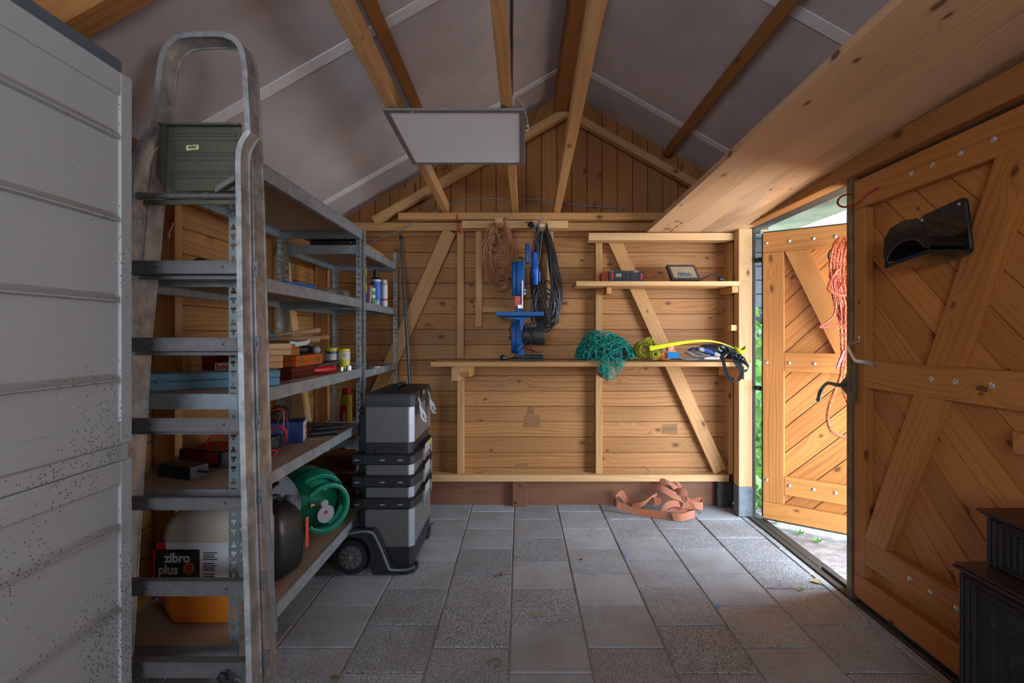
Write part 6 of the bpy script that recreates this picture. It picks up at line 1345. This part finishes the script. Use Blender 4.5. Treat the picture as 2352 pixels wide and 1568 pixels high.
# ================================================================== THINGS ON THE DOORS
M['orope']=plain('rope_orange',(.36,.045,.006),.6,0,.35,60,col2=(.42,.10,.03)); 
t=thing('orange_rope','bundle of orange twisted rope hanging at the open door leaf','rope',tuple(P(1930,800,2.9))); random.seed(11)
m_=MB()
for k in range(9):
    off=k*5.0; a=1909+off; 
    pts=[P(a+8,556-(k%3)*6,2.86-.006*k),P(a-2+(k%3)*3,600,2.85),P(a+2*(k%2),650,2.85-.004*k),P(a+9+(k%3)*3,700,2.85),P(1934+k*3,760,2.86),P(1936+k*2.6,830,2.86)]
    rope_strands(m_,smoothpath(pts,7),.0052,.0048,.045,3,k=5)
rope_strands(m_,smoothpath([P(1925,618,2.83),P(1910,640,2.82),P(1903,662,2.82),P(1912,672,2.82),P(1930,678,2.82),P(1945,676,2.82)],7),.005,.0046,.045,3,k=5)
for k in range(2): rope_strands(m_,smoothpath([P(1930+k*12,700,2.84),P(1932+k*9,760,2.84),P(1934+k*7,830,2.84),P(1930+k*6,870,2.84)],7),.0052,.0048,.045,3,k=5)
rope_strands(m_,smoothpath([P(1937,820,2.82),P(1930,868,2.81),P(1916,900,2.81),P(1904,935,2.81),P(1901,965,2.81),P(1910,990,2.81),P(1930,1001,2.81),P(1948,1004,2.81)],7),.0052,.0048,.045,3,k=5)
rope_strands(m_,smoothpath([P(1930,868,2.83),P(1938,900,2.83),P(1948,925,2.83)],7),.0052,.0048,.045,3,k=5)
m_.build('strands',M['orope'],parent=t)
cl('hook_dark_red',(.30,.008,.012),.35)
m_=MB(); m_.tube(smoothpath([P(1925,635,2.80),P(1916,645,2.80),P(1917,662,2.80),P(1924,666,2.80),P(1932,655,2.80),P(1930,650,2.81)],5),.0042,8); m_.tube(smoothpath([P(1917,675,2.80),P(1919,700,2.80),P(1915,722,2.79),P(1905,735,2.78),P(1882,751,2.77),P(1905,750,2.78),P(1925,744,2.79),P(1933,730,2.80),P(1930,705,2.80),P(1927,680,2.80)],6),.0042,8); tag(m_.build('red_wire_hook',M['hook_dark_red']),'dark red bent wire hook dangling in front of the orange rope','hook')
cable('hanging_loop','loop of black cord behind the orange rope','cord',[P(1924,566,2.90),P(1908,575,2.90),P(1903,590,2.90),P(1912,608,2.90),P(1922,618,2.89),P(1930,600,2.90),P(1922,585,2.90)],.005,M['blackp'])
m_=MB(); m_.loft([[P(1938,805,2.80)+V(a,b,0) for a,b in rrect(.012,.012,.003,2)],[P(1930,828,2.80)+V(a,b,0) for a,b in rrect(.020,.010,.003,2)],[P(1921,848,2.80)+V(a,b,0) for a,b in rrect(.008,.006,.002,2)]]); tag(m_.build('red_tag',M['red_p']),'small red plastic tag pinned beside the orange rope','tag')
m_=MB(); xh=1.50
m_.tube(smoothpath([V(1.527,2.130,1.846),V(1.50,2.155,1.828),V(1.475,2.175,1.797),V(1.455,2.20,1.784),V(1.44,2.235,1.790),V(1.435,2.26,1.81),V(1.445,2.27,1.835),V(1.47,2.27,1.852),V(1.50,2.265,1.856)],6),.0042,8); tag(m_.build('red_hook',M['hook_dark_red']),'dark red bent hook screwed to the top rail of the closed door','hook')
# black hose hanger
t=thing('hose_hanger','black plastic hose hanger mounted askew on the closed door','hose hanger',(1.49,1.78,1.6)); M['hh']=plain('hanger_black',(.010,.0095,.009),.18,0,.2,15,coat=.5)
O_=V(1.522,1.79,1.580); a=math.radians(7); uy=V(0,math.cos(a),-math.sin(a)*1.0); uz=V(0,math.sin(a),math.cos(a)); nx=V(-1,0,0)
fp=lambda u_,v_,w_:O_+uy*u_+uz*v_+nx*w_
m_=MB(); m_.loft([[fp(u_,v_,w_) for u_,v_ in rrect(.205*k,.200*k,.022,5)] for w_,k in((0,1),(.006,1),(.010,.96))]); bp_=m_.build('back_plate',M['hh'],parent=t)
for u_,v_ in((.082,.080),(-.078,.080),(.085,-.09),(-.085,-.09)):
    m_=MB(); m_.lathe([(.006,0),(.0055,.002),(.003,.003)],fp(u_,v_,.010),nx,10); m_.build('screw',M['bolt'],parent=t)
arc=lambda R,cz,n=14,e0=12:[(R*1.12*math.cos(math.radians(e0+(180-2*e0)*i/n)),cz+R*.80*math.sin(math.radians(e0+(180-2*e0)*i/n))) for i in range(n+1)]
ou=arc(.088,-.085); inn=arc(.080,-.090)
m_=MB(); shp=ou+inn[::-1]; m_.loft([[fp(u_,v_,w_) for u_,v_ in shp] for w_ in(.010,.145)]); m_.build('saddle',M['hh'],parent=t)
m_=MB(); big=[(-.100,-.085),(-.104,-.04),(-.094,.0),(-.06,.036),(0,.048),(.06,.040),(.094,.01),(.104,-.04),(.100,-.085)]; shp=big[::-1]+[(u_,v_) for u_,v_ in inn[::-1]]
m_.loft([[fp(u_,v_,w_) for u_,v_ in shp] for w_ in(.1455,.152)]); m_.build('front_flange',M['hh'],parent=t)
m_=MB(); m_.loft([[fp(u_,v_,w_) for u_,v_ in inn] for w_ in(.1525,.156)],closed=True) if False else None
m_=MB(); m_.tube([fp(u_,v_,.153) for u_,v_ in inn],.003,6); m_.build('flange_rim',cl('rim_gloss',(.05,.045,.04),.12),parent=t)
m_=MB(); m_.loft([[fp(u_,v_,w_) for u_,v_ in rrect(.205,.014,.004,2)] for w_ in(.012,.152)]); m_.v=[p-uz*.093 for p in m_.v]; m_.build('lower_tray',M['hh'],parent=t)
# ================================================================== STOVE
M['iron_s']=plain('cast_iron',(.030,.022,.022),.5,.3,.3,30,.15,200); M['iron_top']=plain('cast_iron_top',(.075,.035,.025),.35,.4,.3,8); M['iron_d']=plain('cast_iron_relief',(.022,.024,.020),.5,.3,.4,12,.2,90)
t=thing('wood_stove','black cast iron wood stove with fluted upper box and relief side, lower right corner','stove',(1.33,1.02,0))
XS=1.185; ya,yb=.62,1.345
m_=MB(); m_.box(XS,1.49,ya,yb,.10,.585,bev=.004); m_.build('firebox',M['iron_s'],parent=t)
m_=MB()
for k,(o_,h_) in enumerate(((.006,.586),(.014,.592),(.010,.600))): m_.box(XS-o_,1.49+o_,ya-o_,yb+o_,h_,h_+.0065,bev=.003)
m_.build('top_plate',M['iron_top'],parent=t)
m_=MB()
for (p0,p1) in(((yb-.004,.12),(yb-.004,.58)),((yb-.022,.12),(yb-.022,.575)),((yb-.040,.12),(yb-.040,.57))): m_.tube([V(XS-.001,p0[0],p0[1]),V(XS-.001,p1[0],p1[1])],.006,8)
for z in(.575,.560,.13): m_.tube([V(XS-.001,ya,z),V(XS-.001,yb-.03,z)],.005,8)
m_.build('moulding',M['iron_s'],parent=t)
# relief panel : soft foliage-like lumps in low relief
nu,nv=90,60; vs=[];fs=[]
import mathutils.noise as mn
for i in range(nu):
    for j in range(nv):
        y=ya+.02+(yb-.085-ya)*i/(nu-1)+.0; z=.15+.395*j/(nv-1); h=0
        e=min(i,nu-1-i,j,nv-1-j); f=min(1,max(0,(e-3)/4))
        h=abs(mn.noise(V(y*14,z*14,3)))*.022+abs(mn.noise(V(y*34,z*30,8)))*.010
        vs.append(V(XS-.0005-h*f-.0015*(e<2),y,z))
for i in range(nu-1):
    for j in range(nv-1): fs.append((i*nv+j,i*nv+j+1,(i+1)*nv+j+1,(i+1)*nv+j))
m_=MB(); m_.add(vs,fs,tint=1); m_.build('relief_panel',M['iron_d'],parent=t,recalc=False,smooth=80)
XU=1.245
m_=MB(); m_.box(XU,1.44,ya+.05,1.335,.607,.735,bev=.004); m_.build('upper_box',M['iron_s'],parent=t)
m_=MB()
for k,(o_,h_) in enumerate(((.004,.736),(.010,.741),(.016,.747))): m_.box(XU-o_,1.44+o_,ya+.05-o_,1.335+o_,h_,h_+.0055,bev=.0025)
m_.build('upper_lid',M['iron_top'],parent=t)
m_=MB()
for k in range(26): y=1.275-k*.0165; m_.tube([V(XU-.001,y,.628),V(XU-.001,y,.712)],.0048,8)
m_.build('flutes',M['iron_d'],parent=t)
m_=MB()
for y in(1.328,1.312,1.296): m_.tube([V(XU-.001,y,.612),V(XU-.001,y,.73)],.005,8)
for z in(.722,.730,.615): m_.tube([V(XU-.001,ya+.06,z),V(XU-.001,1.29,z)],.0045,8)
m_.build('upper_moulding',M['iron_s'],parent=t)
for x in(XS+.03,1.46):
    for y in(ya+.05,yb-.05): m_=MB(); m_.lathe([(.018,0),(.014,.03),(.022,.07),(.026,.0999)],(x,y,.0),(0,0,1),12); m_.build('leg',M['iron_s'],parent=t)
# ================================================================== OUTSIDE
random.seed(33)
mb=MB(); z=1.32
xs0=1.60
while z<2.3: mb.box(1.60,2.9,3.96,3.99,z+.002,z+.108,bev=.004,tint=random.uniform(.85,1.15)); z+=.11
mb.box(1.60,2.9,3.985,4.02,1.3,2.3,bev=0,tint=.5)
tag(mb.build('neighbour_shed_wall',M['slate']),'dark slate-grey boarded shed wall seen through the gap by the door hinge','wall')
m_=MB()
def ivy(n,x0,x1,y0,y1,z0,z1,s):
    for k in range(n):
        c=V(random.uniform(x0,x1),random.uniform(y0,y1),random.uniform(z0,z1)); r=random.uniform(.6,1.3)*s
        nrm=V(random.uniform(-.9,.3),-1,random.uniform(-.2,1.2)).normalized(); a=nrm.orthogonal().normalized(); th=random.random()*6.28; a=Matrix.Rotation(th,3,nrm)@a; b=nrm.cross(a)
        sh=((0,-1),(.75,-.55),(.95,.1),(.45,.45),(0,1.15),(-.45,.45),(-.95,.1),(-.75,-.55))
        m_.add([c+nrm*.004]+[c+a*u_*r+b*v_*r for u_,v_ in sh],[(0,i+1,(i+1)%8+1) for i in range(8)],tint=random.uniform(.55,1.35))
ivy(1500,1.66,2.7,3.72,3.94,.0,1.42,.040); ivy(500,1.63,2.6,3.50,3.80,-.02,.16,.032)
o=m_.build('ivy',M['leaf'],recalc=False,smooth=0); tag(o,'bright green ivy growing outside behind the open door','ivy',kind='stuff')
m_=MB()
for k in range(14): x=random.uniform(1.68,2.6); m_.tube(smoothpath([V(x+random.uniform(-.05,.05),4.14+random.uniform(-.06,.06),z) for z in(0,.35,.7,1.0,1.27)],4),.007,6)
m_.box(1.60,2.9,4.3,4.33,0,1.28,bev=0); tag(m_.build('ivy_stems',M['steel_dark']),'dark stems and fence behind the green ivy outside','stem',kind='stuff')
for i,(x,y) in enumerate(((1.70,3.32),(1.74,3.12),(1.78,3.0))):
    m_=MB(); c=V(x,y,-.028)
    for k in range(7):
        a=k*.9; u_=V(math.cos(a),math.sin(a),.7).normalized(); m_.add([c,c+u_*.02+V(-math.sin(a),math.cos(a),0)*.007,c+u_*.045,c+u_*.02-V(-math.sin(a),math.cos(a),0)*.007],[(0,1,2,3)],tint=1.2)
    o=m_.build('weed',M['leaf'],recalc=False,smooth=0); tag(o,('small green weed by the threshold nearest the hinge post','small green weed in the middle of the outside threshold','small green weed nearest the closed leaf outside')[i],'weed','weeds outside')
